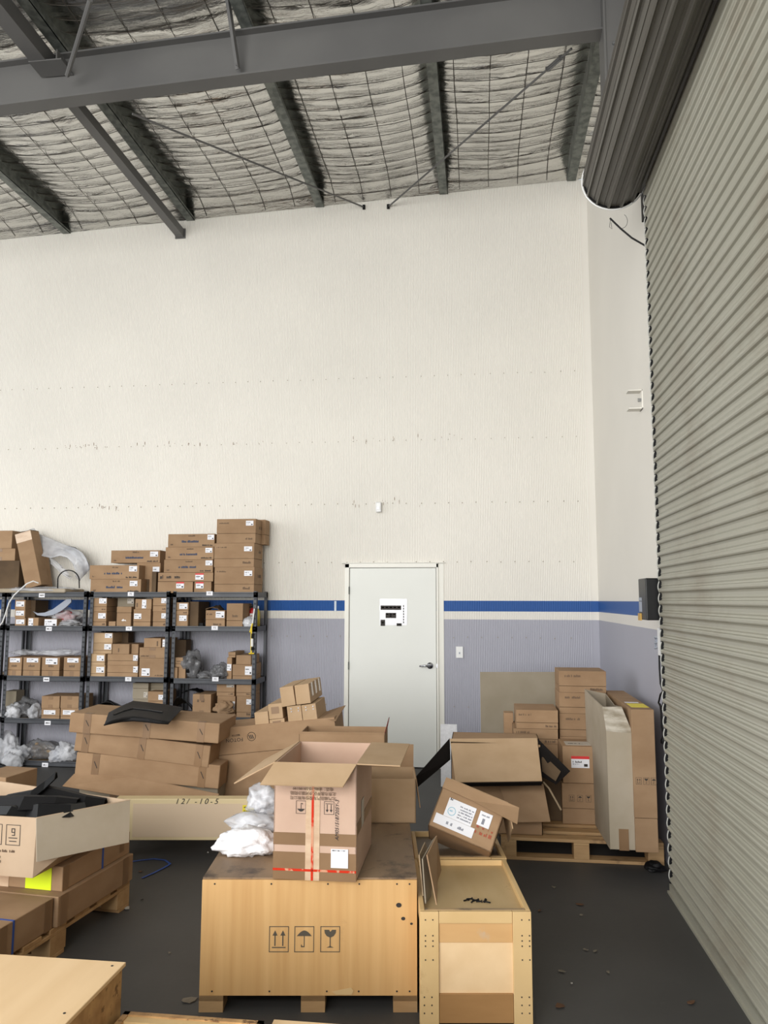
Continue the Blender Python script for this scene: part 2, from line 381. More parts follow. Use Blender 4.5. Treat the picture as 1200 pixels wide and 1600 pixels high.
# ceiling: foil blanket sagging over the purlins, with safety mesh below
PUR = [-7.8, -6.3, -4.80, -3.29, -1.78, -.39, .99, 2.4]
def sagx(X):
    for a, b_ in zip(PUR, PUR[1:]):
        if a <= X <= b_: t = (X-a)/(b_-a); return math.sin(PI*t)**.55
    return 0
WY = .155
nx, ny = 300, 420; xa, xb, ya, yb = -8.0, XR, -2.5, D
pts = []; fs = []
for j in range(ny+1):
    Y = ya+(yb-ya)*j/ny
    for i in range(nx+1):
        X = xa+(xb-xa)*i/nx
        s_ = sagx(X)
        z = P(X)+.205-.085*s_
        z -= s_*.022*abs(math.sin(PI*(Y+.02*noise.noise((X*2, Y, 1)))/WY))**.6
        z += s_*.012*noise.noise((X*6, Y*9, 0))+.02*s_*noise.noise((X*1.1, Y*1.3, 5))
        if Y > D-.35: k_ = ((Y-(D-.35))/.35)**1.5; z = z*(1-k_)+(P(X)+.012)*k_
        pts.append((X, Y, z))
for j in range(ny):
    for i in range(nx):
        a = j*(nx+1)+i; fs.append((a, a+nx+1, a+nx+2, a+1))
mb = MB().poly(pts, fs); mb.b2((xa, ya, 6.7), (xb+.2, yb+.1, 6.75), 1)
ceil = struct(mb, 'ceiling', ['foil', 'galv'], smooth=True)
mb = MB()
def wz(X, Y):
    k_ = ((Y-(D-.35))/.35)**1.5 if Y > D-.35 else 0
    return wz0(X, Y)*(1-k_)+(P(X)+.006)*k_
def wz0(X, Y): return P(X)+.205-.085*sagx(X)-sagx(X)*.020-.005+.02*sagx(X)*noise.noise((X*1.1, Y*1.3, 5))
Y = 2.2
while Y < D-.06:
    mb.tube([(x, Y+.012*noise.noise((x*2, Y, 3)), wz(x, Y)) for x in [xa+(xb-xa)*i/80 for i in range(81)]], .0036, 4); Y += WY
for a, b_ in zip(PUR, PUR[1:]):
    for k in range(1, 5):
        x = a+(b_-a)*(k-.3)/4.4
        if x < XR-.02: mb.tube([(x+.015*noise.noise((Y, x, 2)), Y, wz(x, Y)) for Y in [2+(D-2.03)*i/60 for i in range(61)]], .0032, 4)
mb.build('wire_mesh', plain('dark_mesh_wire', sr(66, 60, 52), .6), ceil)

# purlins: galvanised Z sections running to the back wall
for x in PUR[:-1]:
    z = P(x); w = .09; t = .006; h = .2; mb = MB()
    prof = [(-.004, 0, w, t), (-.004, 0, 0, h), (-w, h-t, 0, h)]
    mb.b2((x-.004, -2.4, z), (x+w, D-.005, z+t)); mb.b2((x-.004, -2.4, z+.001), (x+.003, D-.005, z+h)); mb.b2((x-w, -2.4, z+h-t), (x, D-.005, z+h))
    mb.b2((x+w-t, -2.4, z), (x+w, D-.005, z+.028))
    o = mb.build('roof_purlin', 'galv')
    pos = {-7.8: 'outside the left of the photo', -6.3: 'leftmost', -4.80: 'second from the left, meeting the wall above the shelves', -3.29: 'third from the left, beside the square tube', -1.78: 'fourth from the left, above the end of the left rod', -.39: 'right of centre, behind the middle of the right rod', .99: 'rightmost, beside the rolled door'}[x]
    tag(o, 'galvanised roof purlin, '+pos, 'purlin', 'roof purlins running to the back wall')
    o['kind'] = 'structure' if x == -7.8 else 'object'
    if x != -7.8: del o['kind']
# main rafter, I section following the roof fall
BY = 5.355; bt = lambda X: P(X)-.005
def ibeam(x0, x1, Yc, top, dep, fw, tf, tw):
    mb = MB()
    for (a, b_, wd) in ((0, tf, fw), (tf, dep-tf, tw), (dep-tf, dep, fw)):
        P4 = [(x0, Yc-wd/2, top(x0)-b_), (x0, Yc+wd/2, top(x0)-b_), (x0, Yc+wd/2, top(x0)-a), (x0, Yc-wd/2, top(x0)-a),
              (x1, Yc-wd/2, top(x1)-b_), (x1, Yc+wd/2, top(x1)-b_), (x1, Yc+wd/2, top(x1)-a), (x1, Yc-wd/2, top(x1)-a)]
        mb.poly(P4, [(0, 1, 2, 3), (7, 6, 5, 4), (0, 4, 5, 1), (3, 2, 6, 7), (0, 3, 7, 4), (1, 5, 6, 2)])
    return mb
root = empty('roof_rafter', (0, 0, 0), label='heavy grey steel rafter crossing the ceiling above the shelves', cat='beam')
ibeam(-8, 1.02, BY, bt, .385, .13, .014, .012).build('beam', 'beam', root)
mb = MB(); mb.b2((.93, BY-.1, 5.35), (.945, BY+.1, bt(.93)+.05)); mb.b2((.945, BY-.085, 5.35), (1.13, BY-.07, 6.2)); mb.build('end_plate', 'beam', root)
mb = MB()
for z in (5.55, 5.68): mb.tube([(1.0, BY-.1, z), (1.0, BY-.07, z)], .012, 8)
mb.build('bolt', 'chrome', root)
mb = MB(); mb.b2((-3.44, BY-.2, bt(-3.4)-.16), (-3.17, BY-.02, bt(-3.4)-.15)); mb.b2((-3.24, BY-.16, bt(-3.4)-.15), (-3.23, BY-.02, bt(-3.4)-.04)); mb.build('gusset_plate', 'beam', root)
# column under the rafter behind the rolled door
mb = MB(); mb.b2((1.0, BY-.06, 4.75), (1.18, BY+.06, 6.1)); o = mb.build('steel_column', 'beam'); tag(o, 'grey steel column head behind the rolled door at the rafter end', 'column')
# square tube strut, two lengths either side of the rafter
mb = MB(); mb.b2((-3.41, BY+.01, 5.83), (-3.32, D-.01, 5.92)); mb.b2((-3.425, D-.015, 5.815), (-3.305, D-.003, 5.93)); mb.b2((-3.41, D-.06, 5.825), (-3.32, D-.005, 5.832), 0)
o = mb.build('roof_strut', 'beam'); tag(o, 'grey square tube strut running from the rafter to the white back wall', 'strut')
mb = MB(); mb.b2((-3.43, -2.4, 5.86), (-3.30, BY-.08, 5.99)); o = mb.build('roof_strut', 'beam'); tag(o, 'grey square tube strut in the top left corner, nearer than the rafter', 'strut')
# brace rods
def rod(a, b_, r, label, name='brace_rod', extra=None):
    mb = MB(); mb.tube([a, b_], r, 8)
    o = mb.build(name, 'beam') if not extra else None
    if extra:
        root = empty(name, (0, 0, 0), label=label, cat='rod'); mb.build('rod', 'beam', root); extra(root); return root
    return tag(o, label, 'rod')
ra = PY(207, 178, 5.5); rb = PY(567, 323, D-.02)
mb1 = lambda r_: MB().box((rb.x+.01, D-.01, rb.z), (.03, .02, .05)).build('wall_cleat', 'black_plastic', r_)
rod(ra, rb, .009, 'thin steel brace rod slanting down to the right to the wall top', extra=mb1)
rc = PY(893, 76, 5.5); rd = PY(608, 322, D-.02)
def buckle(r_):
    MB().box((rd.x-.01, D-.01, rd.z), (.03, .02, .05)).build('wall_cleat', 'black_plastic', r_)
    d_ = (rd-rc).normalized(); a = rc+d_*.12; m_ = MB(); sd = d_.cross(Vector((0, 1, 0))).normalized()*.02
    m_.tube([a+sd, a+d_*.16+sd], .006, 6); m_.tube([a-sd, a+d_*.16-sd], .006, 6); m_.box(a, (.04, .02, .03)); m_.box(a+d_*.16, (.04, .02, .03)); m_.build('turnbuckle', 'beam', r_)
rod(rc, rd, .009, 'thin steel brace rod with turnbuckle slanting down to the left beside the rolled door', extra=buckle)
a = PY(105, 118, 5.2); b_ = PY(141, 0, 4.7)
rod(a, b_, .018, 'steel fly brace rising from the rafter plate at upper left')
a = PY(371, 108, BY-.08); b_ = PY(354, -8, 5.13)
mb = MB(); d_ = (b_-a); mb.box((a+b_)/2, (.035, .006, d_.length), 0, d_.to_track_quat('Z', 'Y').to_matrix()); mb.box((a+b_)/2+Vector((.016, -.015, 0)), (.005, .035, d_.length), 0, d_.to_track_quat('Z', 'Y').to_matrix())
mb.tube([a+Vector((0, -.02, .03)), a+Vector((0, .02, .03))], .012, 8)
o = mb.build('fly_brace', 'beam'); tag(o, 'short grey angle brace bolted to the rafter web near the top centre', 'brace')

# ---------------------------------------------------------------- roller door
CX = 1.105; CZ = 4.47; CRAD = .19; slat = .0735
root = empty('roller_door', (CX, 0, 0), label='beige corrugated roller door curtain closing the right side with its coil above', cat='roller door')
prof = [(0, .000), (.008, .004), (.012, .016), (.018, .020), (.027, .020), (.033, .016), (.037, .004), (.045, 0), (.052, .0035), (.059, 0)]
def curtain_prof(z0, z1):
    z = z0; L_ = []
    while z < z1:
        for a, h in prof: L_.append((z+a*slat/.0735, h))
        z += slat
    return L_
L_ = curtain_prof(.05, CZ)
ys = [-2.0, 0, 2, 3.5, 4.4, JY-.03]
pts = []; fs = []
for y in ys:
    for z, h in L_: pts.append((-h, y, z))
n = len(L_)
for j in range(len(ys)-1):
    for i in range(n-1): fs.append((j*n+i, j*n+i+1, (j+1)*n+i+1, (j+1)*n+i))
mb = MB().poly(pts, fs); cur = mb.build('curtain', 'curtain', root, smooth=False)
# bottom rail
mb = MB(); mb.b2((-.022, -2, .0), (.012, JY-.03, .05)); mb.b2((-.035, -2, .0), (.012, JY-.03, .012)); mb.build('bottom_rail', 'curtain', root)
# wavy edge strip
mb = MB(); z = .06; k = 0
while z < CZ-.05:
    pp = [(-.012-.008*math.sin(PI*t/6), JY-.022, z+.068*t/6) for t in range(7)]
    mb.tube(pp, .0035, 5); z += slat
mb.build('edge_nosing', plain('pale_edge_nosing', sr(176, 176, 170), .5), root)
# dark guide
mb = MB(); mb.b2((-.012, JY-.012, 0), (.05, JY+.004, 4.2)); mb.build('guide_channel', 'black_plastic', root)
# coil: ribbed roll
mb = MB(); nseg = 15
ring = []
for k in range(nseg):
    a0 = 2*PI*k/nseg
    for t, rr in ((0, 0), (.30, 0), (.34, .004), (.38, 0), (.60, 0), (.68, .006), (.72, .021), (.86, .021), (.90, .006)):
        ang = a0+2*PI/nseg*t; ring.append((math.cos(ang)*(CRAD+rr-.008), math.sin(ang)*(CRAD+rr-.008)))
cxl = CX-CRAD-.005-CX
def roll(mbx, y0, y1, rg, cx, cz, mi=0):
    n = len(rg); P_ = [(cx+a, y0, cz+b) for a, b in rg]+[(cx+a, y1, cz+b) for a, b in rg]
    mbx.poly(P_, [(i, (i+1) % n, (i+1) % n+n, i+n) for i in range(n)]+[list(range(n)), list(range(2*n-1, n-1, -1))], mi)
roll(mb, -2, JY+.03, ring, cxl, CZ)
mb.build('coil', 'coil', root)
MB().tube([(cxl, JY+.031, CZ), (cxl, JY+.036, CZ)], CRAD+.006, 48).build('drum_end', 'black_plastic', root)
mb = MB(); mb.tube([(cxl+math.cos(2*PI*i/48)*(CRAD+.014), JY+.033, CZ+math.sin(2*PI*i/48)*(CRAD+.014)) for i in range(48)], .005, 6, closed=True); mb.build('drum_ring', 'white_plastic', root)
mb = MB(); c0 = PX(955, 342, CX-.2)-Vector((CX, 0, 0))
A = PY(953, 341, JY+.05)-Vector((CX, 0, 0)); B = PY(1010, 385, JY+.06)-Vector((CX, 0, 0))
mb.tube([A, A.lerp(B, .3)+Vector((0, 0, -.015)), A.lerp(B, .6)+Vector((0, 0, -.02)), B], .006, 6)
mb.tube([B, Vector((B.x, JY+.06, 3.6)), Vector((B.x+.012, JY+.06, 2.2)), Vector((B.x+.014, JY+.06, 1.9))], .006, 6); mb.build('power_cable', 'black_plastic', root)
mb = MB(); q = PY(972, 350, JY+.05)-Vector((CX, 0, 0)); mb.tube([q+Vector((.035*math.cos(t)-.0, 0, .05*math.sin(t)+.02)) for t in [-2.4+i*.35 for i in range(11)]], .0018, 5)
q = PY(954, 350, JY+.05)-Vector((CX, 0, 0)); mb.tube([q+Vector((0, 0, .03)), q+Vector((-.008, 0, -.02)), q+Vector((.008, 0, -.035)), q+Vector((.004, 0, .01))], .0018, 5); mb.build('loose_wire', 'beam', root)
# rust coloured insulation scrap by the coil
q = PY(914, 170, 6.4)
# ---------------------------------------------------------------- things on the right wall
def wbox(name, label, cat, x0, y0, x1, y1, X, dep, mat, y_to=None):
    a = PX(x0, (y0+y1)/2, X); b_ = PX(x1, (y0+y1)/2, X); return a, b_
a = PX(1012, 905, XR-.16); b_ = PX(1012, 964, XR-.16)
yk = JY+.12
root = empty('door_motor_box', (XR-.07, yk, 1.58), label='tall black door controller box mounted on the wall over the blue stripe', cat='box')
MB().b2((-.10, -.1, 0), (.07, .12, .26)).build('case', 'black_gloss', root, bevel=.006)
MB().b2((-.102, .03, .05), (-.099, .11, .115)).b2((-.102, .03, .12), (-.099, .11, .14)).build('label_panel', 'grey_plastic', root)
MB().b2((-.108, .05, -.005), (-.099, .125, .04)).build('button_panel', plain('amber_button', sr(190, 150, 70), .5), root)
root = empty('power_outlet', (XR-.03, JY+.05, 1.36), label='white power outlet box with grey plug leads below the black controller', cat='outlet')
MB().b2((-.055, -.04, 0), (.03, .09, .17)).build('case', 'white_plastic', root, bevel=.004)
mb = MB()
for k in range(3): mb.tube([(-.05, .09, .05+.03*k), (-.06, .14, .04+.035*k), (-.05, .16, .075+.01*k), (-.03, .1, .1)], .007, 6)
mb.build('plug_lead', 'grey_plastic', root)
mb = MB(); q = [PX(x, y, XR-.045) for x, y in ((1030, 1017), (1030.5, 1045), (1032, 1068), (1036, 1080), (1038, 1092), (1034, 1108), (1029, 1098), (1032, 1085), (1037, 1079), (1040, 1095), (1035, 1110), (1031, 1100), (1033, 1112), (1034, 1135), (1037, 1152))]
root = empty('extension_lead', q[0], label='looped black power lead hanging from the outlet beside the roller door', cat='cord')
MB().tube([p-q[0] for p in q], .006, 6).build('cord', 'black_plastic', root)
e_ = q[-1]-q[0]; mb = MB(); mb.tube([e_+Vector((0, 0, .01)), e_+Vector((0, 0, -.02))], [.007, .02], 8); mb.box(e_+Vector((0, 0, -.03)), (.03, .04, .02)); mb.box(e_+Vector((0, .01, -.045)), (.003, .006, .02)); mb.box(e_+Vector((0, -.01, -.045)), (.003, .006, .02)); mb.build('plug', 'black_plastic', root)
# U bracket high on the wall
q = PX(1003, 625, XR); root = empty('wall_bracket', (XR, q.y, q.z), label='small white channel bracket fixed high on the right wall', cat='bracket')
MB().b2((-.006, -.03, -.07), (0, .06, .07)).b2((-.10, -.03, .064), (0, .06, .07)).b2((-.10, -.03, -.07), (0, .06, -.064)).build('channel', 'white_paint', root)
MB().tube([(-.03, .0, 0), (-.002, .0, 0)], .014, 8).build('bolt', 'chrome', root)

# ---------------------------------------------------------------- back wall fittings
root = empty('door_1', ((DX0+DX1)/2, D, 0)); root['kind'] = 'structure'
hw = (DX1-DX0)/2
MB().b2((-hw+.02, -.008, .01), (hw-.02, .03, DZ1-.015)).build('leaf', 'door_paint', root, bevel=.002)
mb = MB(); mb.b2((-hw-.03, -.02, 0), (-hw+.015, .06, DZ1+.03)); mb.b2((hw-.015, -.02, 0), (hw+.005, .06, DZ1+.03)); mb.b2((-hw-.03, -.02, DZ1-.01), (hw+.005, .06, DZ1+.035)); mb.b2((hw+.005, -.003, 0), (hw+.06, .01, DZ1+.04)); mb.b2((-hw-.07, -.03, DZ1+.036), (hw+.075, .0, DZ1+.043))
mb.build('door_frame', 'frame_paint', root, bevel=.0015)
mb = MB(); hz = 1.03; hx = hw-.085
mb.tube([(hx, -.01, hz), (hx, -.026, hz)], [.034, .031], 20); mb.tube([(hx, -.02, hz), (hx, -.062, hz)], .012, 12); mb.tube([(hx, -.06, hz), (hx-.05, -.064, hz+.002), (hx-.105, -.06, hz-.004)], [.013, .010, .009], 10)
mb.build('door_handle', 'chrome', root, smooth=True)
mb = MB()
for z in (1.8, 1.02): mb.tube([(-hw+.016, -.022, z-.04), (-hw+.016, -.022, z+.04)], .006, 8)
mb.build('hinge', 'galv', root)
mb = MB(); mb.b2((hw-.02, -.022, hz-.02), (hw-.006, -.018, hz+.02)); mb.build('strike_plate', 'chrome', root)
q = PY(595, 940, D); q2 = PY(634, 974, D)
root = empty('floor_plan_notice', ((q.x+q2.x)/2, D-.0095, (q.z+q2.z)/2), label='laminated floor plan notice stuck on the white door', cat='notice')
wn, hn = (q2.x-q.x), (q.z-q2.z); fc = Face((-wn/2, 0, -hn/2), (1, 0, 0), (0, 0, 1))
mb = MB(); fc.rect(mb, -.01, -.02, wn+.015, hn+.03, 0, .001); mb.build('sheet', plain('laminated_paper', sr(222, 222, 226), .15), root)
mb = MB()
def nr(x0, y0, x1, y1, mi): fc.rect(mb, wn*x0, hn*(1-y1), wn*x1, hn*(1-y0), mi, .0022, .0008)
nr(.0, .18, .82, .38, 0)
for k in range(5): nr(.04+.16*k, .24, .14+.16*k, .3, 1)
nr(.2, .52, .62, .76, 0)
for k in range(3): nr(.22+.14*k, .55, .31+.14*k, .6, 1)
nr(.36, .64, .44, .69, 1); nr(0, .84, .18, 1.12, 0); nr(.05, .94, .12, 1.0, 1); nr(.64, 1.0, .84, 1.12, 0); nr(.7, 1.03, .79, 1.07, 1)
for k in range(7): nr(.9, .16+.125*k, .935, .24+.125*k, 0)
mb.build('plan_print', ['ink', 'white_print'], root)
q = PY(718, 1019, D); root = empty('light_switch', (q.x, D-.001, q.z), label='white single light switch on the grey wall right of the door', cat='switch')
MB().box((0, -.006, 0), (.072, .01, .115)).build('plate', 'white_plastic', root, bevel=.002)
MB().box((0, -.014, -.008), (.012, .008, .02)).build('toggle', 'grey_plastic', root)
q = PY(592, 793, D); root = empty('motion_sensor', (q.x, D, q.z), label='small white motion sensor on the wall above the door', cat='sensor')
MB().box((0, -.025, 0), (.06, .04, .11)).build('case', 'white_plastic', root, bevel=.012)
MB().box((0, -.046, -.012), (.036, .01, .035)).build('lens', plain('frosted_lens', sr(240, 240, 240), .15), root, bevel=.004)
# small pale patch on the blue stripe left of the door
mb = MB(); q = PY(525, 948, D); mb.b2((q.x-.018, D-.0026, 1.581), (q.x+.004, D-.0005, 1.689)); o = mb.build('stripe_patch', plain('pale_patch', sr(196, 206, 216), .5), bpy.data.objects['wall_back'])

# ================================================================ CARTONS
def carton(name, label, loc, size, rot=0, mat='card', seam=None, group=None, cat='box', bevel=.004):
    """closed carton; size = w, d, h; origin at bottom centre; front is -y. seam = height share where the lid ends"""
    w, d, h = size
    r = empty(name, loc, rot, label, cat, group)
    mb = MB()
    if seam: mb.b2((-w/2, -d/2, 0), (w/2, d/2, h*seam-.0015)); mb.b2((-w/2+.003, -d/2+.003, h*seam-.002), (w/2-.003, d/2-.003, h*seam+.002), 1); mb.b2((-w/2-.001, -d/2-.001, h*seam+.0015), (w/2+.001, d/2+.001, h))
    else: mb.b2((-w/2, -d/2, 0), (w/2, d/2, h))
    mb.build('body', [mat, 'card_dark'], r, bevel=bevel if not seam else .0025)
    fr = Face((-w/2, -d/2-.001, 0), (1, 0, 0), (0, 0, 1)); rt = Face((w/2+.001, -d/2, 0), (0, 1, 0), (0, 0, 1)); tp = Face((-w/2, -d/2, h), (1, 0, 0), (0, 1, 0))
    return r, fr, rt, tp
def tape_strip(r, faces_rects, mat='tape', name='tape'):
    for f, a0, b0, a1, b1 in faces_rects:
        mb = MB(); f.rect(mb, a0, b0, a1, b1, 0, .0012, .0008); mb.build(name, mat, r)

# ---------------- shelving units
YF, YB = 7.60, 8.0
Z = lambda y: PY(200, y, YF).z
bays = [(-60, 4), (9, 133), (138, 263), (268, 400)]
levels = [[929, 982, 1062, 1130, 1197], [929, 982.8, 1062.5, 1130, 1197], [929, 982.5, 1061.6, 1126, 1197], [929, 981.7, 1062.7, 1121, 1197]]
shelf_top = []
blabels = ['dark grey steel shelving unit cut off by the left photo edge', 'dark grey steel shelving unit with plastic bags, second from the left edge', 'dark grey steel shelving unit in the middle of the row, full of cartons', 'dark grey steel shelving unit at the right end, nearest the white door']
tags_px = [[], [(65, 930), (76, 982.5), (72, 1061.5), (74, 1129.5), (70, 1195)], [(204, 928), (201, 982), (200, 1061)], [(327, 927), (335, 981), (336, 1061)]]
for bi, ((x0, x1), lv) in enumerate(zip(bays, levels)):
    xa_ = PY(x0, 1000, YF).x; xb_ = PY(x1, 1000, YF).x
    r = empty('shelving_unit', ((xa_+xb_)/2, (YF+YB)/2, 0), label=blabels[bi], cat='shelving', group='steel shelving units along the back wall')
    hw_ = (xb_-xa_)/2; hd = (YB-YF)/2; zt = Z(lv[0])+.035
    for sx in (-1, 1):
        for sy in (-1, 1):
            mb = MB(); px, py = sx*hw_, sy*hd
            mb.b2((px, py, 0), (px-sx*.036, py-sy*.003, zt)); mb.b2((px, py, 0), (px-sx*.003, py-sy*.036, zt))
            z = .05
            while z < zt-.02:
                for o_ in (.012, .024): mb.b2((px-sx*(o_-.003), py+sy*.0006, z), (px-sx*(o_+.003), py-sy*.0004, z+.018), 1)
                z += .05
            mb.build('post', ['steel_dark', 'hole'], r)
    tops = []
    for li, y in enumerate(lv):
        z = Z(y); mb = MB()
        for sy in (-1, 1):
            mb.b2((-hw_+.002, sy*hd, z-.027), (hw_-.002, sy*(hd-.003), z+.027)); mb.b2((-hw_+.002, sy*hd, z+.01), (hw_-.002, sy*(hd-.02), z+.013)); mb.b2((-hw_+.002, sy*(hd-.02), z-.027), (hw_-.002, sy*hd, z-.024))
        for sx in (-1, 1): mb.b2((sx*hw_, -hd, z-.027), (sx*(hw_-.003), hd, z+.027))
        mb.b2((-hw_+.004, -hd+.004, z+.004), (hw_-.004, hd-.004, z+.016), 1)
        sh = mb.build('shelf', ['steel_dark', 'pine_dirty'], r); tops.append(z+.016)
        if li < len(tags_px[bi]):
            tx, ty = tags_px[bi][li]; q = PY(tx, ty, YF-.002); fc = Face((q.x-r.location.x-.03, -hd-.002, q.z-.022), (1, 0, 0), (0, 0, 1))
            mb = MB(); fc.rect(mb, 0, 0, .066, .042, 0, .001); tg = mb.build('shelf_tag', 'sticker', sh)
            text_mesh('tag_text', ['P1', 'P2', 'P2', 'P3'][bi] if bi > 2 else 'P2', .026, 'ink', sh, fc.mtx(.033, .021, .002)) if bi > 1 else scribble_tag(fc, sh, li) if False else None
            if bi <= 1:
                m2 = MB(); scribble(fc, m2, .012, .015, .045, .014, 0, li, hh=.002); m2.build('tag_text', 'ink', sh)
    shelf_top.append(tops)
# ---------------- shelf cartons from measured rectangles
placed = []   # (x0,x1,ztop)
def where(bi, li):
    u = ['far left unit', 'bag-filled left unit', 'middle unit', 'right end unit'][bi]
    l = ['on top of the', 'on the upper shelf of the', 'on the second shelf of the', 'on the third shelf of the', 'on the bottom shelf of the'][li+1]
    return l+' '+u
rs = random.Random(5)
def sbox(bi, li, x0, y0, x1, y1, desc, dy=.0, dep=.3, mat='card', seam=None, st=None, red=False, pr=None, tp_=False, logo=False, grey=False, rt_marks=False):
    Yf = YF+.018+dy
    a = PY(x0, y1, Yf); b_ = PY(x1, y0, Yf); z0, z1 = a.z, b_.z
    base = shelf_top[bi][li+1]
    cands = [base]+[p[2] for p in placed if p[3] == (bi, li) and min(p[1], b_.x)-max(p[0], a.x) > .02]
    c = min(cands, key=lambda q: abs(q-z0)); 
    if abs(c-z0) < .05: z0 = c+.0008
    if li+1 > 0:
        lim = shelf_top[bi][li]-.045
        z1 = min(z1, lim)
    if Yf+dep > D-.03: dep = D-.03-Yf
    w = b_.x-a.x-.003; h = z1-z0
    placed.append((a.x, b_.x, z1, (bi, li)))
    r, fr, rt, tp = carton('carton', desc, ((a.x+b_.x)/2, Yf+dep/2, z0), (w, dep, h), rs.uniform(-.01, .01), mat, seam, 'cartons '+where(bi, li), 'carton', .003)
    sd = int(x0*7+y0)
    if st:
        sx, sy, sw, sh = st
        sticker(r, fr, w*sx, h*sy, w*sw, h*sh, sd, red, grey)
    if pr:
        mb = MB()
        for (kx, ky, kw, kh, mi) in pr: scribble(fr, mb, w*kx, h*ky, w*kw, h*kh, mi, sd+int(kx*90), .9)
        mb.build('printing', ['faint_ink', 'blue_ink', 'ink'], r)
    if tp_: tape_strip(r, [(fr, w*.38, h*.0, w*.62, h*.3), (fr, w*.38, h*.72, w*.62, h)], name='tape')
    if rt_marks:
        mb = MB(); scribble(rt, mb, dep*.4, h*.6, dep*.4, h*.15, 0, sd); mb.build('side_printing', 'faint_ink', r)
    return r
LOG = [(.68, .12, .24, .13, 0)]
STR = (.72, .68, .24, .25)
T3 = [(.06, .14, .05, .12, 0), (.3, .34, .36, .18, 1), (.74, .08, .22, .12, 2), (.44, .8, .14, .12, 0)]
# tops
n_ = 'long blue-lettered carton, '
sbox(2, -1, 140.7, 905, 220.7, 924.3, n_+'lower of the pair at the left of the middle unit top', st=(.78, .5, .15, .38), pr=T3)
sbox(2, -1, 139.4, 883, 217.6, 903.7, n_+'upper of the pair at the left of the middle unit top', st=(.8, .55, .16, .38), pr=T3)
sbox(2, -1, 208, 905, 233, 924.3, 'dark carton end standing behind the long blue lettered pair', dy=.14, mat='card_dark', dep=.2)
sbox(2, -1, 212, 879.5, 251, 924, 'carton under the rear long box, behind the front pair, with large white sticker', dy=.15, st=(.68, .62, .28, .25), dep=.2)
sbox(2, -1, 173, 859.7, 250.4, 879, n_+'set back on top of the rear carton', dy=.15, dep=.2, st=(.8, .5, .16, .4), pr=T3)
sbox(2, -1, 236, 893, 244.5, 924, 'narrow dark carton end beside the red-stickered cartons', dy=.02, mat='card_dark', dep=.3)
sbox(2, -1, 246, 909, 302, 923.5, 'low carton with red and white sticker on the tops, left of its twin', st=(.53, .42, .22, .56), red=True)
sbox(2, -1, 303, 909, 330.5, 923.5, 'short carton with red and white sticker beside the tallest stack', st=(.1, .42, .45, .56), red=True)
sbox(3, -1, 246.5, 894.6, 333, 908.6, 'long carton with bold symbols lying over the red-stickered pair', st=(.68, .2, .15, .72), red=True, pr=[(.04, .3, .05, .45, 2), (.14, .35, .1, .3, 2), (.27, .35, .13, .35, 2)])
placed.append((PY(246, 909, 7.6).x, PY(333, 909, 7.6).x, Z(894.6), (3, -1)))
sbox(3, -1, 255.6, 874.3, 333, 894.4, n_+'third from the top of the stepped stack', st=(.85, .55, .14, .38), pr=T3, dy=.01)
sbox(3, -1, 258, 854.6, 334, 874.2, n_+'second from the top of the stepped stack', st=(.83, .55, .14, .38), pr=T3, dy=.01)
sbox(3, -1, 262, 834, 336, 854.4, n_+'topmost of the stepped stack', st=(.85, .55, .14, .38), pr=T3, dy=.01)
BG = [(.06, .8, .25, .06, 0), (.72, .14, .2, .1, 0)]
sbox(3, -1, 334.4, 886, 397.7, 923.4, 'large two-part carton with sticker, bottom of the tallest stack', st=(.75, .66, .2, .2), pr=BG, seam=.34, rt_marks=True)
sbox(3, -1, 334, 848.5, 397.7, 885.5, 'large two-part carton with sticker, middle of the tallest stack', st=(.75, .66, .2, .2), pr=BG, seam=.35, rt_marks=True)
sbox(3, -1, 338, 810.5, 400, 848, 'large two-part carton with sticker, top of the tallest stack', st=(.75, .72, .19, .2), pr=BG, seam=.4, rt_marks=True)
Yx = YF+.26
sbox(3, -1, 398, 812, 415, 849, 'carton pushed behind the top of the tallest stack, sticking out right', dy=.22, dep=.16, seam=.4)
# middle unit, upper shelf
sbox(2, 0, 142.5, 955.7, 167, 978.4, 'carton with sticker, lower at the left end of the middle unit upper shelf', seam=.33, st=(.45, .55, .5, .35), pr=LOG)
sbox(2, 0, 142.5, 934.5, 167.5, 955.3, 'carton with sticker, upper at the left end of the middle unit upper shelf', seam=.36, st=(.5, .6, .48, .38), pr=LOG)
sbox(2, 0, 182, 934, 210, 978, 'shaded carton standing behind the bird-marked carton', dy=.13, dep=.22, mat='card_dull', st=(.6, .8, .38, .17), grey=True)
sbox(2, 0, 169, 971, 180.5, 978.4, 'very low carton in the gap left of the bird-marked carton')
r = sbox(2, 0, 181.5, 948, 205.5, 978.4, 'carton printed with a small white bird mark', seam=.7)
w_ = .14; mb = MB(); fc = Face((-w_/2, -.152, 0), (1, 0, 0), (0, 0, 1))
fc.shape(mb, [(.045, .065), (.06, .06), (.08, .064), (.1, .06), (.09, .075), (.075, .072), (.068, .085), (.058, .078)], 0, .0015); mb.build('bird_mark', 'white_print', r)
sbox(2, 0, 208, 952, 236, 978.4, 'carton carrying two white stickers side by side and a third below', seam=.3, st=(.04, .46, .42, .3))
q = placed[-1]
sbox(2, 0, 210.7, 936, 237, 951.8, 'carton with an upright narrow sticker on top of the two-stickered carton', st=(.42, .08, .26, .85), pr=[(.08, .2, .08, .6, 0)])
sbox(2, 0, 238.5, 955.3, 261, 978.4, 'carton with sticker, lower at the right end of the middle unit upper shelf', seam=.35, st=(.62, .56, .34, .32), pr=LOG)
sbox(2, 0, 238.5, 934, 261, 955, 'carton with sticker, upper at the right end of the middle unit upper shelf', seam=.4, st=(.6, .6, .36, .36), pr=LOG)
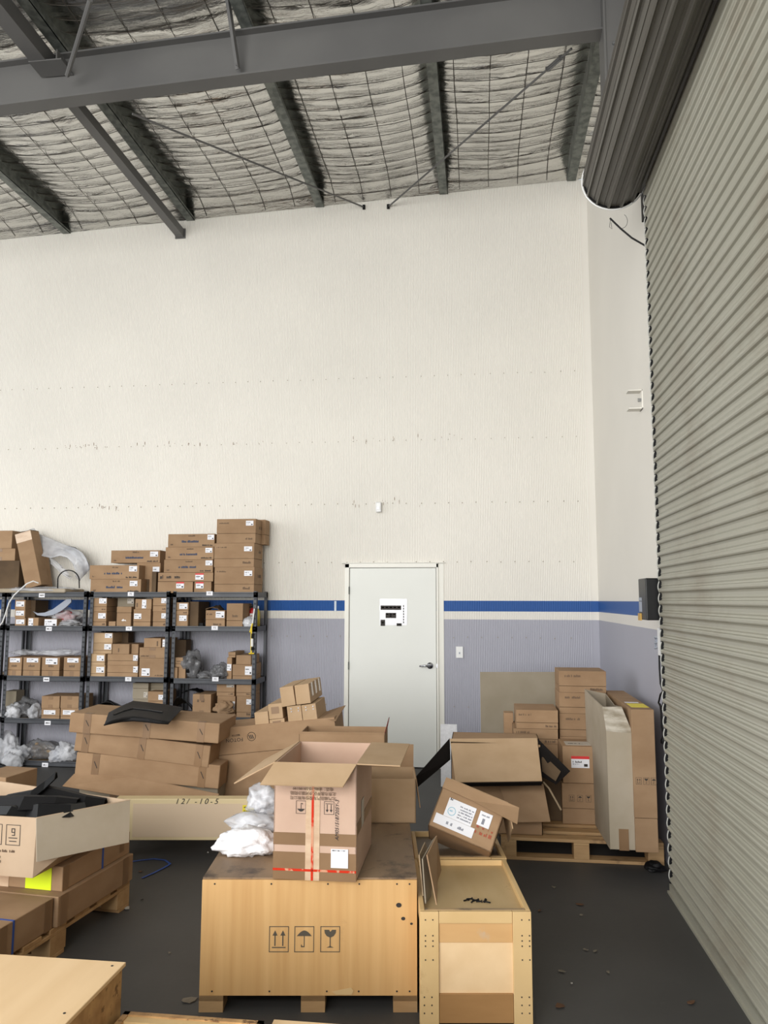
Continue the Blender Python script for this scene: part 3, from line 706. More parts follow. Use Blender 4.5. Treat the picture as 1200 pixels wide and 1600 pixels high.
# middle unit, second shelf
sbox(2, 1, 139, 1039.5, 164.7, 1057, 'carton with sticker, lowest at the left of the middle unit second shelf', seam=.27, st=(.45, .38, .5, .48), mat='card_light')
sbox(2, 1, 140.6, 1021.7, 164.7, 1039.2, 'carton with sticker, second up at the left of the middle unit second shelf', seam=.27, st=(.45, .38, .5, .48), mat='card_light')
sbox(2, 1, 144.7, 1004.8, 175, 1021.4, 'yellowish carton with sticker, third up at the left of the middle unit second shelf', seam=.3, st=(.6, .4, .37, .5), mat='card_light', dy=.03)
sbox(2, 1, 145.5, 989, 176.7, 1004.5, 'yellowish carton with sticker, topmost at the left of the middle unit second shelf', st=(.6, .5, .37, .45), mat='card_light', dy=.03)
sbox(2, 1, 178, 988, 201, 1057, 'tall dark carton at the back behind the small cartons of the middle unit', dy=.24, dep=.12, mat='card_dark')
sbox(2, 1, 167, 1039.8, 215.5, 1057, 'long carton with corner sticker, lower of the pair in the middle unit', seam=.4, st=(.85, .42, .15, .5))
sbox(2, 1, 167.5, 1022.4, 215.5, 1039.4, 'long carton with corner sticker, upper of the pair in the middle unit', seam=.4, st=(.85, .42, .15, .5))
sbox(2, 1, 175, 1006.5, 202.5, 1022, 'small carton resting on the long pair in the middle unit', pr=[(.35, .2, .06, .6, 0)])
sbox(2, 1, 204.5, 1006.5, 216.5, 1022, 'small plain carton right beside the one on the long pair', dy=.03)
sbox(2, 1, 216.8, 1028.6, 258, 1057, 'wide carton with white label low down, under the taped one', st=(.1, .1, .32, .38), pr=[(.62, .1, .32, .07, 0)])
sbox(2, 1, 217.2, 1012, 259, 1028.3, 'wide carton with brown tape patches on the middle unit second shelf', pr=[(.06, .12, .3, .15, 0)], tp_=True)
sbox(2, 1, 224.5, 997.4, 252, 1011.7, 'small carton on top of the taped wide carton', pr=[(.76, .15, .07, .6, 0)])
sbox(2, 1, 252.8, 998, 260.5, 1011.7, 'tiny carton with white sticker at the post end of the middle unit', st=(.1, .1, .85, .8))
# middle unit, third shelf
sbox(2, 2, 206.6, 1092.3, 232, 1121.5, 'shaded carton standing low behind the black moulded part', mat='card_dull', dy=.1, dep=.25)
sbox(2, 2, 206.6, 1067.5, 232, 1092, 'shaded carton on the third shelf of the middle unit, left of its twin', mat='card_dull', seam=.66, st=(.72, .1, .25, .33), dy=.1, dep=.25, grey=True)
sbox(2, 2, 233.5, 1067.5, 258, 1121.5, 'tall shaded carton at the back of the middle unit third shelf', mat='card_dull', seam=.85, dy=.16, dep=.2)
sbox(2, 2, 230.7, 1101.2, 257.5, 1121.5, 'carton mostly hidden under the stickered one of the middle unit third shelf')
sbox(2, 2, 230.7, 1081, 257.5, 1101, 'carton with white sticker in front on the third shelf of the middle unit', seam=.25, st=(.64, .38, .34, .38))
# right unit, upper shelf
sbox(3, 0, 270, 960.7, 294, 978, 'carton with sticker, lower of two at the left of the right unit upper shelf', st=(.42, .5, .5, .45))
sbox(3, 0, 269.5, 941.3, 295, 960.3, 'carton with sticker, upper of two at the left of the right unit upper shelf', seam=.35, st=(.42, .48, .52, .42), pr=LOG)
sbox(3, 0, 296, 940, 311, 977.5, 'tall dark carton right of the stickered pair on the right unit', mat='card_dark', dy=.03)
sbox(3, 0, 321, 953.7, 352, 977.5, 'carton with sticker in the centre of the right unit upper shelf', seam=.45, st=(.52, .56, .45, .38), pr=[(.4, .1, .42, .14, 0), (.04, .72, .3, .1, 0)])
sbox(3, 0, 353.5, 942.8, 379.8, 978, 'tall opened carton beside the fire extinguishers', seam=.28, pr=[(.35, .42, .45, .12, 0)])
# right unit, second shelf
sbox(3, 1, 268.8, 1043, 277.8, 1057, 'small carton at the left end of the right unit second shelf', tp_=True)
sbox(3, 1, 278.4, 1042.5, 290, 1057, 'small plain carton next to the smoky bag on the right unit', dy=.02)
sbox(3, 1, 273.5, 1027.5, 286, 1042.2, 'small carton laid over the two smallest on the right unit second shelf', seam=.35, dy=.02, pr=[(.2, .55, .6, .14, 0)])
sbox(3, 1, 271, 1000, 291, 1057, 'tall dark carton behind the smoky bag at the left of the right unit', mat='card_dark', dy=.2, dep=.15)
sbox(3, 1, 363, 1038.7, 394, 1057, 'carton with white sticker at the right of the right unit second shelf', seam=.27, st=(.64, .34, .35, .55), dep=.32)
sbox(3, 1, 368.5, 1023.9, 392.5, 1038.4, 'opened carton on top of the white stickered one at the right', dy=.02)
sbox(3, 1, 354, 1027.5, 362.8, 1057, 'narrow carton with white label low on its side beside the smoky bag', dy=.04, st=(.02, .4, .9, .3))
sbox(3, 1, 356.5, 1019, 368, 1027.3, 'flat small carton, highest on the right unit second shelf', dy=.04, seam=.4)
# right unit, third shelf
sbox(3, 2, 338.5, 1088, 368, 1119, 'carton behind the torn paper parcel on the right unit', dy=.06, st=(.86, .35, .12, .4), dep=.3)
sbox(3, 2, 338.5, 1067.5, 367, 1087.8, 'carton with grey label under the shelf edge, above the torn parcel', seam=.32, dy=.06, st=(.55, .72, .42, .25), grey=True, pr=LOG, dep=.3)
sbox(3, 2, 369, 1088, 393, 1119, 'carton with white sticker at the right of the right unit third shelf', seam=.26, st=(.66, .62, .33, .24), pr=LOG)
sbox(3, 2, 369, 1067.5, 393, 1087.8, 'carton directly above the stickered one at the right of the third shelf', seam=.3, pr=LOG)
sbox(3, 2, 300, 1085, 330, 1119, 'carton with peeled tape patch on the right unit third shelf', pr=[(.25, .65, .4, .18, 0)], tp_=True)
# left unit, upper shelf
for k, (a_, b_) in enumerate(((966, 978.6), (952.2, 965.7), (937.5, 952))):
    sbox(1, 0, 22.8, a_, 40, b_, ['small carton with white sticker, bottom of three on the left unit', 'small carton with white sticker, middle of three on the left unit', 'small carton with white sticker, top of three on the left unit'][k], st=(.1, .3, .8, .55))
sbox(1, 0, 41, 938, 56, 979, 'dark stacked carton end behind the three small ones', mat='card_dark', dy=.1, dep=.25)
sbox(1, 0, 42.5, 965.2, 60.5, 978.6, 'small carton with narrow sticker beside the stack of three', st=(.1, .1, .42, .82))
sbox(1, 0, 69, 967, 90, 978.6, 'small carton covered by a wide white sticker below the grey arc', st=(.02, .06, .95, .88))
# left unit, second shelf: four parts cartons
for k, (a_, b_) in enumerate(((9.5, 35), (35.3, 63.7), (64.4, 93.5), (98.8, 126.4))):
    sbox(1, 1, a_, 1027.3, b_, 1057, ['first', 'second', 'third', 'fourth'][k]+' from the left of four taped cartons with white top labels', seam=.33, st=(.2, .74 if k != 2 else .64, .68, .22 if k != 2 else .32), tp_=True, pr=[(.32, .5, .36, .14, 0)])
for k, (a_, b_) in enumerate(((64, 93.5), (94, 123.5))):
    sd = ['left', 'right'][k]
    sbox(1, 2, a_, 1107, b_, 1126, 'white labelled taped carton at the '+sd+' in the lower row on the left unit', seam=.3, st=(.12, .45, .65, .38))
    sbox(1, 2, a_, 1088, b_, 1106.7, 'crumpled taped carton at the '+sd+' in the upper row on the left unit', tp_=True)
sbox(1, 2, 5, 1080, 26, 1126, 'shaded plain carton behind the tangle of bags on the left unit', mat='card_dull', dy=.2, dep=.15)
# far left unit
sbox(0, -1, -30, 876, 31, 924, 'big plain carton at the far left, lower', mat='card_dark', dy=.05, dep=.3)
sbox(0, -1, -30, 857, 24, 875.6, 'shaded carton with tape, second up at the far left', mat='card', dy=.06, dep=.3, tp_=True)
sbox(0, -1, -30, 829, 20, 856.6, 'shaded carton, topmost at the far left edge', mat='card', dy=.06, dep=.3)

# ---------------- soft things
def crumple(name, loc, size, seed, mat, rot=(0, 0, 0), amp=.28, parent=None, sub=4, freq=2.2, flat=True):
    bm = bmesh.new(); bmesh.ops.create_icosphere(bm, subdivisions=sub, radius=1)
    for v in bm.verts:
        p = v.co.copy(); o_ = Vector((seed*3.1, seed*1.7, seed))
        n1 = noise.noise(p*freq*.8+o_); n2 = abs(noise.noise(p*freq*1.5+o_)); n3 = abs(noise.noise(p*freq*3.5+o_))
        v.co = p*(1+amp*n1*1.7+amp*(.35-n2)*1.5+amp*.3*(.3-n3))
        v.co = Vector((v.co.x*size[0]/2, v.co.y*size[1]/2, v.co.z*size[2]/2))
        if flat and v.co.z < -size[2]*.42: v.co.z = -size[2]*.42
    me = bpy.data.meshes.new(name); bm.to_mesh(me); bm.free()
    me.materials.append(M[mat]); me.polygons.foreach_set('use_smooth', [True]*len(me.polygons))
    o_ = bpy.data.objects.new(name, me); COL.objects.link(o_); o_.location = loc; o_.rotation_euler = rot
    if parent: o_.parent = parent
    return o_
def bag(name, label, cat, x, y, Yp, w, h, d, seed, mat='film', inner=None, group=None, rot=(0, 0, 0), zbase=None):
    """a crumpled plastic bag round its contents, placed by its middle"""
    q = PY(x, y, Yp)
    if zbase is not None: q.z = zbase+h*.42
    r = empty(name, q, rot, label, cat, group)
    crumple('film', (0, 0, 0), (w, d, h), seed, mat, parent=r)
    if inner: crumple('contents', (0, 0, -h*.05), (w*.72, d*.7, h*.7), seed+5, inner, parent=r, amp=.35)
    return r
def s_at(b, l): return shelf_top[b][l+1]
# bags on the left unit
bag('plastic_bag', 'clear bag slung over the first two taped cartons', 'bag', 40, 1023, 7.75, .3, .05, .25, 2, 'film_thin', zbase=Z(1027.3)+.005)
bag('plastic_bag', 'clear bag slung over the third and fourth taped cartons', 'bag', 92, 1022, 7.75, .34, .07, .25, 4, 'film_thin', zbase=Z(1027.3))
g = 'plastic bags on the third and bottom shelves of the left unit'
bag('plastic_bag', 'small silvery bag at the left of the tangle on the third shelf', 'bag', 12, 1118, 7.70, .14, .09, .14, 11, 'film', 'chrome', g, zbase=s_at(1, 2))
bag('plastic_bag', 'silvery bag with shiny parts in the middle of the tangle', 'bag', 22, 1106, 7.66, .15, .16, .14, 12, 'film', 'foam', g, zbase=s_at(1, 2))
bag('plastic_bag', 'dark part wrapped in film in the tangle on the third shelf', 'bag', 40, 1104, 7.76, .24, .2, .2, 13, 'film_grey', 'black_plastic', g, zbase=s_at(1, 2))
bag('plastic_bag', 'film bag of small parts right of the dark wrapped part', 'bag', 55, 1110, 7.68, .12, .15, .12, 14, 'film', 'black_plastic', g, zbase=s_at(1, 2))
bag('plastic_bag', 'large cloudy bag hanging over the edge of the bottom shelf', 'bag', 12, 1168, 7.64, .24, .3, .2, 21, 'film', None, g, zbase=s_at(1, 3)-.02)
bag('plastic_bag', 'long clear bag drooping to the floor at the left', 'bag', 20, 1187, 7.52, .2, .2, .1, 22, 'film', 'film_grey', g, rot=(0, .6, 0))
bag('plastic_bag', 'round clear bag between the cloudy bag and grey parts', 'bag', 32, 1182, 7.66, .2, .15, .16, 23, 'film', 'grey_plastic', g, zbase=s_at(1, 3))
bag('plastic_bag', 'grey bag of mixed parts in the middle of the bottom shelf', 'bag', 62, 1180, 7.76, .34, .2, .2, 24, 'film_grey', 'pine_dirty', g, zbase=s_at(1, 3))
bag('plastic_bag', 'clear bag at the right end of the bottom shelf', 'bag', 92, 1180, 7.64, .16, .15, .14, 25, 'film', 'grey_plastic', g, zbase=s_at(1, 3))
bag('plastic_bag', 'upright clear bag touching the flat carton stack', 'bag', 106, 1175, 7.66, .18, .2, .16, 26, 'film', 'foam', g, zbase=s_at(1, 3))
# upper shelf of the left unit: grey arc, red part in bag
q0 = [(52, 957), (57, 960.5), (68, 961), (80, 957), (92, 950), (103, 941), (110, 936), (111, 943), (104, 950), (95, 957)]
mb = MB(); pts_ = [PY(x, y, 7.68) for x, y in ((51, 955), (58, 958), (70, 957), (82, 952), (93, 944), (104, 936), (111, 935.5), (111, 941), (104, 948), (95, 955), (83, 961), (70, 963), (58, 961.5))]
c0 = sum(pts_, Vector())/len(pts_); mb.plate([p-c0 for p in pts_], .02, n=(0, -1, 0)); o = mb.build('wheel_arch_trim', 'grey_plastic', loc=c0, bevel=.003); tag(o, 'pale grey curved trim strip propped across the upper shelf of the left unit', 'car part')
bag('plastic_bag', 'dark red part wrapped in film on the upper shelf of the left unit', 'bag', 104, 957, 7.80, .25, .17, .2, 31, 'film_thin', 'red_bag', zbase=s_at(1, 0)+.03)
bag('plastic_bag', 'low clear bag in front of the dark red wrapped part', 'bag', 110, 974, 7.69, .2, .07, .12, 32, 'film_thin', 'black_plastic', zbase=s_at(1, 0))
# right unit soft goods
bag('plastic_bag', 'tall smoky plastic bag with a blue-grey part on the right unit', 'bag', 299, 1034, 7.72, .2, .29, .18, 41, 'film_grey', 'black_gloss', zbase=s_at(3, 1))
bag('plastic_bag', 'low smoky bag tail between the two smoky bags', 'bag', 321, 1051, 7.70, .16, .08, .14, 42, 'film_grey', None, zbase=s_at(3, 1))
bag('plastic_bag', 'smaller smoky plastic bag of dark parts on the right unit', 'bag', 344, 1043, 7.70, .19, .16, .16, 43, 'film_grey', 'black_gloss', zbase=s_at(3, 1))
bag('paper_parcel', 'torn brown paper parcel on the third shelf of the right unit', 'parcel', 350, 1100, 7.62, .17, .13, .1, 44, 'card', None, zbase=s_at(3, 2)+.04)
bag('plastic_bag', 'small bag with white label lying before the fire extinguishers', 'bag', 388, 969, 7.64, .11, .11, .08, 45, 'film', 'foam', zbase=s_at(3, 0))
def curved_part(name, label, x, y, Yp, w, h, seed, mat='black_gloss', rot=(0, 0, 0), dp=.2, zb=None):
    """a pressed plastic car panel: a bent, ribbed sheet with thickness"""
    q = PY(x, y, Yp); 
    if zb is not None: q.z = zb+.012
    n1, n2 = 20, 8; P_ = []; fs_ = []; rnd = random.Random(seed)
    for i in range(n1+1):
        for j in range(n2+1):
            u = i/n1-.5; v = j/n2-.5; z = h*(1-(2*u)**2)*(.75+.25*math.cos(v*3+seed))+.012*noise.noise((u*5+seed, v*5, 0))
            P_.append((u*w, v*dp*(1-.5*abs(u)), z))
    for i in range(n1):
        for j in range(n2):
            a = i*(n2+1)+j; fs_.append((a, a+1, a+n2+2, a+n2+1))
    o_ = MB().poly(P_, fs_).build(name, mat, loc=q, rot=rot, smooth=True)
    sd = o_.modifiers.new('thickness', 'SOLIDIFY'); sd.thickness = .006
    return tag(o_, label, 'car part')
curved_part('moulded_part', 'black moulded car part on the third shelf of the middle unit', 175, 1098, 7.74, .34, .16, 1, dp=.26, zb=s_at(2, 2))
curved_part('moulded_part', 'low black moulded part left of the bigger one on the middle unit', 156, 1104, 7.72, .2, .08, 5, dp=.2, zb=s_at(2, 2))
curved_part('moulded_part', 'black curved part leaning at the left of the right unit third shelf', 287, 1092, 7.74, .22, .17, 2, rot=(0, -.25, .2), dp=.22, zb=s_at(3, 2)+.02)
curved_part('moulded_part', 'flat black part on the carton of the right unit third shelf', 302, 1078, 7.80, .2, .04, 3, dp=.18, zb=Z(1085))
curved_part('moulded_part', 'dark crumpled cover lying on the central carton of the right unit', 336, 950, 7.72, .15, .045, 4, 'card_dark', dp=.2, zb=Z(953.7))
# fire extinguishers, bottle, yellow puller
def extinguisher(x, label, s=1.0):
    q = PY(x, 960, 7.86); r = empty('fire_extinguisher', (q.x, 7.86, s_at(3, 0)), label=label, cat='fire extinguisher', group='fire extinguishers on the right unit')
    z = .20*s
    MB().tube([(0, 0, 0), (0, 0, .005), (0, 0, z-.03), (0, 0, z-.008), (0, 0, z)], [.026, .03, .03, .02, .01], 16).build('cylinder', 'red_plastic', r, smooth=True)
    MB().tube([(0, 0, z), (0, 0, z+.02)], .011, 8).box((.01, 0, z+.03), (.07, .014, .01)).box((.01, 0, z+.013), (.05, .012, .006)).build('valve_handle', 'black_plastic', r)
    MB().tube([(-.01, 0, z+.01), (-.035, -.01, z+.005), (-.04, -.01, z-.05), (-.036, -.01, z-.11)], .006, 6).build('hose', 'black_plastic', r)
    fc = Face((-.018, -.031, z*.35), (1, 0, 0), (0, 0, 1)); mb = MB(); fc.rect(mb, 0, 0, .036, .07, 0); scribble(fc, mb, .004, .04, .028, .012, 1, 3, hh=.0018); mb.build('label_plate', ['white_plastic', 'red_ink'], r)
extinguisher(384, 'red fire extinguisher beside the tall opened carton')
extinguisher(394.5, 'red fire extinguisher half behind the front post of the shelving', .97)
q = PY(407, 960, 7.85); r = empty('cleaner_bottle', (min(q.x, PY(400, 960, YF).x-.025), 7.85, s_at(3, 0)), label='yellow bottle with white cap at the right end of the upper shelf', cat='bottle')
r.location.x = q.x-.03
MB().tube([(0, 0, 0), (0, 0, .004), (0, 0, .15), (0, 0, .18), (0, 0, .19)], [.024, .027, .027, .012, .01], 14).build('bottle', 'olive', r, smooth=True)
MB().tube([(0, 0, .188), (0, 0, .215)], .013, 12).build('cap', 'white_plastic', r)
r = empty('hand_grabber', PY(394, 985, YF-.03), label='yellow and white hand tool hanging on the front post of the right unit', cat='tool')
f_ = lambda x, y: PY(x, y, YF-.03)-r.location
MB().tube([f_(397.5, 951), f_(394.5, 975)], .006, 8).build('rod', 'white_plastic', r)
mb = MB(); mb.tube([f_(394.5, 974), f_(393, 980), f_(392.5, 1021)], .008, 8); mb.tube([f_(394, 976), f_(390.5, 988)], .007, 8); mb.tube([f_(389, 1021), f_(397, 1021)], .007, 8); mb.build('handle', 'yellow_plastic', r)
MB().tube([f_(394.5, 990), f_(394, 997)], .013, 8).tube([f_(394, 1011), f_(394, 1016)], .013, 8).build('grip', 'black_plastic', r)
MB().tube([f_(394, 998), f_(394, 1010)], .013, 8).build('sleeve', 'white_plastic', r)
# small white fittings behind the tall dark carton
q = PY(315, 972, 7.7); MB_ = MB(); MB_.box((0, 0, .02), (.05, .06, .04)); MB_.tube([(.03, 0, .02), (.05, 0, .06), (.03, 0, .08)], .008, 8); o = MB_.build('plastic_fitting', 'black_plastic', loc=(q.x, q.y, s_at(3, 0))); tag(o, 'small black and white fitting between dark carton and central carton', 'fitting')

# top of the left unit: leaning long carton, film-wrapped panel, strap, hose
a = PY(47, 908, 7.66); th = math.atan2(25, 88)
r, fr, rt, tp = carton('long_carton', 'long orange-brown carton leaning on top of the left unit, taped at its open end', (PY(58, 905, 7.72).x, 7.74, shelf_top[1][0]+.062), (.18, .16, .60), (0, -.265, 0), 'card', bevel=.004)
r.location.z = shelf_top[1][0]+.065
tape_strip(r, [(fr, .0, .50, .18, .60)], 'clear_tape'); mb = MB(); mb.plate([(-.09, -.08, .60), (-.06, .0, .63), (.04, .06, .625), (.09, .08, .60), (.09, -.08, .601)], .004); mb.build('torn_flap', 'card_dark', r)
r, fr, rt, tp = carton('carton', 'brown carton side slanting behind the leaning long carton', (PY(72, 900, 7.87).x, 7.88, shelf_top[1][0]+.06), (.1, .1, .33), (0, -.2, 0), 'card')
q = PY(70, 917, YF); r = empty('wrapped_board', (PY(70, 917, 7.8).x, 7.78, shelf_top[1][0]), label='flat board wrapped in dusty film lying on top of the left unit', cat='panel')
mb = MB(); mb.b2((-.42, -.2, .0), (.36, .2, .045)); mb.build('panel', 'card_grey', r, bevel=.015)
crumple('film', (-.03, 0, .035), (.86, .44, .065), 51, 'film', parent=r, amp=.12, flat=True)
# draped film-wrapped guard
def sheet(name, pts, th_, mat, parent=None, seed=0, sub=10, wob=.02, lab=None, cat=None, loc=None):
    """bent sheet between two polylines"""
    A, B = pts; P_ = []; fs_ = []; n = len(A)
    for i in range(n):
        for j in range(sub+1):
            p = Vector(A[i]).lerp(Vector(B[i]), j/sub); p += Vector((0, 1, .3))*wob*noise.noise((i*.7+seed, j*.45, seed)); P_.append(p)
    for i in range(n-1):
        for j in range(sub):
            a = i*(sub+1)+j; fs_.append((a, a+1, a+sub+2, a+sub+1))
    if parent is None and loc is None:
        c = sum(P_, Vector())/len(P_); P_ = [p-c for p in P_]
    else: c = None
    o_ = MB().poly(P_, fs_).build(name, mat, parent, smooth=True, loc=c)
    sd = o_.modifiers.new('thickness', 'SOLIDIFY'); sd.thickness = th_
    if lab: tag(o_, lab, cat)
    return o_
U = [(46, 827), (52, 826), (62, 833), (75, 840), (90, 847), (104, 852), (118, 856), (128, 863), (134, 872), (139, 882), (140, 890)]
Lw = [(46, 845), (50, 858), (58, 866), (68, 868), (80, 872), (95, 868), (104, 872), (112, 880), (117, 893), (121, 900), (124, 908)]
root = empty('wrapped_guard', PY(95, 880, 7.85), label='curved car guard in cloudy film standing on top of the left unit', cat='car part')
c_ = root.location
def dl(l, Yp, k=0): return [PY(x, y, Yp+.06*math.sin(i*.6+k))-c_ for i, (x, y) in enumerate(l)]
sheet('film', (dl(U, 7.83), dl(Lw, 7.78, 1)), .004, 'film', root, 3, wob=.06)
sheet('guard', (dl(U[5:], 7.88), dl([(x*.55+u*.45, y*.55+v*.45) for (x, y), (u, v) in zip(Lw[5:], U[5:])], 7.86)), .006, 'black_plastic', root, 4, wob=.02)
sheet('hanging_film', (dl([(75, 865), (85, 874), (95, 884), (105, 893)], 7.8), dl([(80, 880), (88, 888), (98, 898), (112, 905)], 7.78)), .002, 'film_thin', root, 5, wob=.05)
mb = MB(); pp = [PY(107+17*math.cos(t), 908-17*math.sin(t)+(11 if i_ in (0, 16) else 0), 7.66) for i_, t in enumerate([PI*i/16 for i in range(17)])]
c_ = pp[8]; mb.tube([p-c_ for p in pp], .006, 6); o = mb.build('rubber_hose', 'black_plastic', loc=c_); tag(o, 'black hose arching up on top of the left unit', 'hose')
pp = [PY(*t_) for t_ in ((60, 911, 7.6), (52, 908, 7.57), (42, 912, 7.56), (33, 920, 7.56), (22, 930, 7.56), (14, 942, 7.56), (9, 958, 7.56), (4, 972, 7.56), (-6, 985, 7.56))]
c_ = pp[3]; o = MB().tube([p-c_ for p in pp], .007, 6).build('white_strap', 'white_plastic', loc=c_); tag(o, 'white plastic strap hanging from the top of the left unit', 'strap')

# ================================================================ the cream crate, flat cartons, branded carton
def zb(pA, pB, z, h, dep, **k):
    """box standing at height z whose front bottom edge runs between two measured points"""
    a = PZ(*pA, z); b_ = PZ(*pB, z); d_ = b_-a; yaw = math.atan2(d_.y, d_.x); w = d_.length
    c = (a+b_)/2+Vector((-math.sin(yaw), math.cos(yaw), 0))*dep/2
    return (c.x, c.y, z), (w, dep, h), yaw
# cream long crate: a narrow board crate standing in front of the stacks
a = PZ(203, 1313, .12); b_ = PZ(420, 1313, .12); d_ = b_-a; yawC = math.atan2(d_.y, d_.x); b_ = a+d_*1.12; a = a-d_*.12
w = (b_-a).length; c_ = (a+b_)/2+Vector((-math.sin(yawC), math.cos(yawC), 0))*.045
r = empty('long_crate', (c_.x, c_.y, 0), yawC, label='long low cream board crate in front of the stacked flat cartons', cat='crate')
MB().b2((-w/2, -.045, .12), (w/2, .045, .384)).build('body', 'cream_board', r, bevel=.004)
fc = Face((-w/2, -.046, .12), (1, 0, 0), (0, 0, 1)); k = d_.length/217; u = lambda x: (x-203)*k+d_.length*.12; v_ = lambda y: .264*(1313-y)/62
mb = MB(); fc.rect(mb, u(206), v_(1308), u(389), v_(1258), 0, .0012); mb.build('tan_patch', 'tan_board', r)
mb = MB(); fc.rect(mb, u(378), v_(1270), u(400), v_(1260), 0, .003); scribble(fc, mb, u(380), v_(1264), .06, .008, 1, 4, hh=.004); scribble(fc, mb, u(380), v_(1269.5), .075, .007, 1, 6, hh=.004); mb.build('yellow_note', ['yellow_note', 'ink'], r)
text_mesh('marker_writing', '12/ -10-5', .05, 'pen', r, fc.mtx(u(305), v_(1255), .001), space=1.5, shear=.3)
mb = MB()
for x in (-w/2+.03, w/2-.1): mb.box((x, .02, .06), (.06, .05, .119))
mb.build('feet', 'pallet', r)
# flat cartons stack, bottom to top
ZC = .347
def tb(pA, pB, Yr, yaw, hpx, dep):
    """tilted box frame: bottom front edge from pixel A to pixel B, right end at depth Yr"""
    yaw = math.radians(yaw); b_ = PY(*pB, Yr); w = 1.0
    for _ in range(4): a = PY(*pA, Yr-w*math.sin(yaw)); w = math.hypot(b_.x-a.x, b_.y-a.y)
    tilt = math.atan2(a.z-b_.z, w); R_ = Matrix.Rotation(yaw, 3, 'Z') @ Matrix.Rotation(tilt, 3, 'Y')
    w = (b_-a).length; h = hpx*Yr/1190
    return (a+b_)/2+R_ @ Vector((0, dep/2, 0)), (w, dep, h), R_
pallet_args = []
flat = [((123, 1247), (340, 1251), 5.40, 33, .24, 'bottom of the stack of long flat cartons, mostly hidden by the bent flap', 'card_dull', [.25]),
        ((116, 1211), (341, 1233), 5.34, 35.5, .20, 'third long flat carton from the top of the stack, with a crease', 'card', [.14, .88]),
        ((115, 1173), (325, 1200), 5.33, 33.5, .42, 'second long flat carton from the top of the stack', 'card', [.08, .5, .92]),
        ((107, 1144), (341, 1162), 5.30, 30.5, .44, 'topmost long flat carton carrying the black panel', 'card', [.12, .52, .88])]
tops_ = []
for (pA, pB, Yr, hpx, dep, lb, mt, tps) in flat:
    loc, size, R_ = tb(pA, pB, Yr, 3, hpx, dep); h = size[2]
    r, fr, rt, tp = carton('flat_carton', lb, loc, size, R_, mt, None, 'long flat cartons stacked behind the cream crate', 'carton', .006)
    w = size[0]
    tape_strip(r, [(fr, w*t-.026, -.0, w*t+.026, h) for t in tps]+[(tp, w*t-.026, 0, w*t+.026, .05) for t in tps])
    mb = MB()
    for t in tps: fr.shape(mb, [(w*t-.012, h*.66), (w*t-.008, h*.68), (w*t+.016, h*.4), (w*t+.013, h*.37)], 0, .002)
    mb.build('tape_mark', 'ink', r)
    tops_.append((r, size, loc))
c_ = PY(235, 1250, 5.62)
r, fr, rt, tp = carton('flat_carton', 'flat carton on the floor beneath the whole stack, behind the cream crate', (c_.x, 5.66, .001), (.9, .36, .34), .05, 'card_dull', None, 'long flat cartons stacked behind the cream crate', 'carton')
# bent loose flap hanging in front of the bottom carton
r, size, _l = tops_[1]; w, dep, h = size
mb = MB(); mb.plate([(-w/2-.03, -dep/2-.1, -.055), (w*.1, -dep/2-.09, -.10), (w/2-.02, -dep/2-.07, -.125), (w/2+.01, -dep/2-.004, -.03), (-w*.1, -dep/2-.004, .03), (-w/2, -dep/2-.004, .01)], .005); mb.build('bent_flap', 'card', r)
# black moulded arch on top
r, size, _l = tops_[3]
zt = PY(341, 1131, 5.3).z+.03
O_ = [(162, 1133), (167, 1122), (170, 1113), (187, 1104), (207, 1095), (240, 1098), (262, 1101), (284, 1106), (276, 1118), (262, 1130), (250, 1128), (230, 1127), (205, 1126), (183, 1128)]
front_ = [(163, 1132, 0), (176, 1127, .012), (190, 1123, .02), (208, 1121, .025), (228, 1123, .022), (246, 1127, .012), (263, 1130, .0)]
back_ = [(170, 1113, .01), (180, 1108, .03), (194, 1101, .045), (208, 1095, .06), (235, 1098, .05), (262, 1101, .035), (286, 1105, .02)]
A_ = [PZ(x, y, zt+.012+z) for x, y, z in front_]; B_ = [PZ(x, y, zt+.012+z) for x, y, z in back_]
root = empty('wheel_arch_panel', PZ(220, 1120, zt), label='black moulded wheel arch panel lying on the topmost flat carton', cat='car part')
c_ = root.location; A_ = [p-c_ for p in A_]; B_ = [p-c_ for p in B_]
sheet('panel', (A_, B_), .008, 'black_plastic', root, 6, wob=.012)
C_ = [p+Vector((0, .0, -max(.004, p.z*.7))) for p in A_]
sheet('front_lip', (A_, C_), .006, 'black_plastic', root, 7, sub=3, wob=.0)
m0 = [a.lerp(b_, .48)+Vector((0, 0, .004)) for a, b_ in zip(A_, B_)]
MB().tube(m0[1:-1], .006, 6).build('rib', 'black_gloss', root)

# branded long carton
loc, size, R_ = tb((345, 1250), (533, 1233), 5.62, 2, 107, .40)
r, fr, rt, tp = carton('branded_carton', 'long tall carton with upside-down printed company name behind the red-taped carton', loc, size, R_, 'card', .62, None, 'carton', .004)
w, dep, h = size
text_mesh('brand_lettering', 'FOTON', .036, 'ink', r, fr.mtx(w*.155, h*.82, .002, PI), space=1.05)
text_mesh('brand_characters', '福田汽车', .016, 'ink', r, fr.mtx(w*.17, h*.885, .002, PI))
mb = MB(); cx_, cz_ = w*.30, h*.845
mb.tube([fr.p(cx_+.03*math.cos(2*PI*i/28), cz_+.03*math.sin(2*PI*i/28), .001) for i in range(28)], .0018, 4, closed=True)
for k in (-1, 0, 1): fr.shape(mb, [(cx_+k*.012-.010, cz_+.012), (cx_+k*.012-.004, cz_+.012), (cx_+k*.012+.006, cz_-.016), (cx_+k*.012, cz_-.016)], 0, .002)
mb.build('round_logo', 'ink', r)
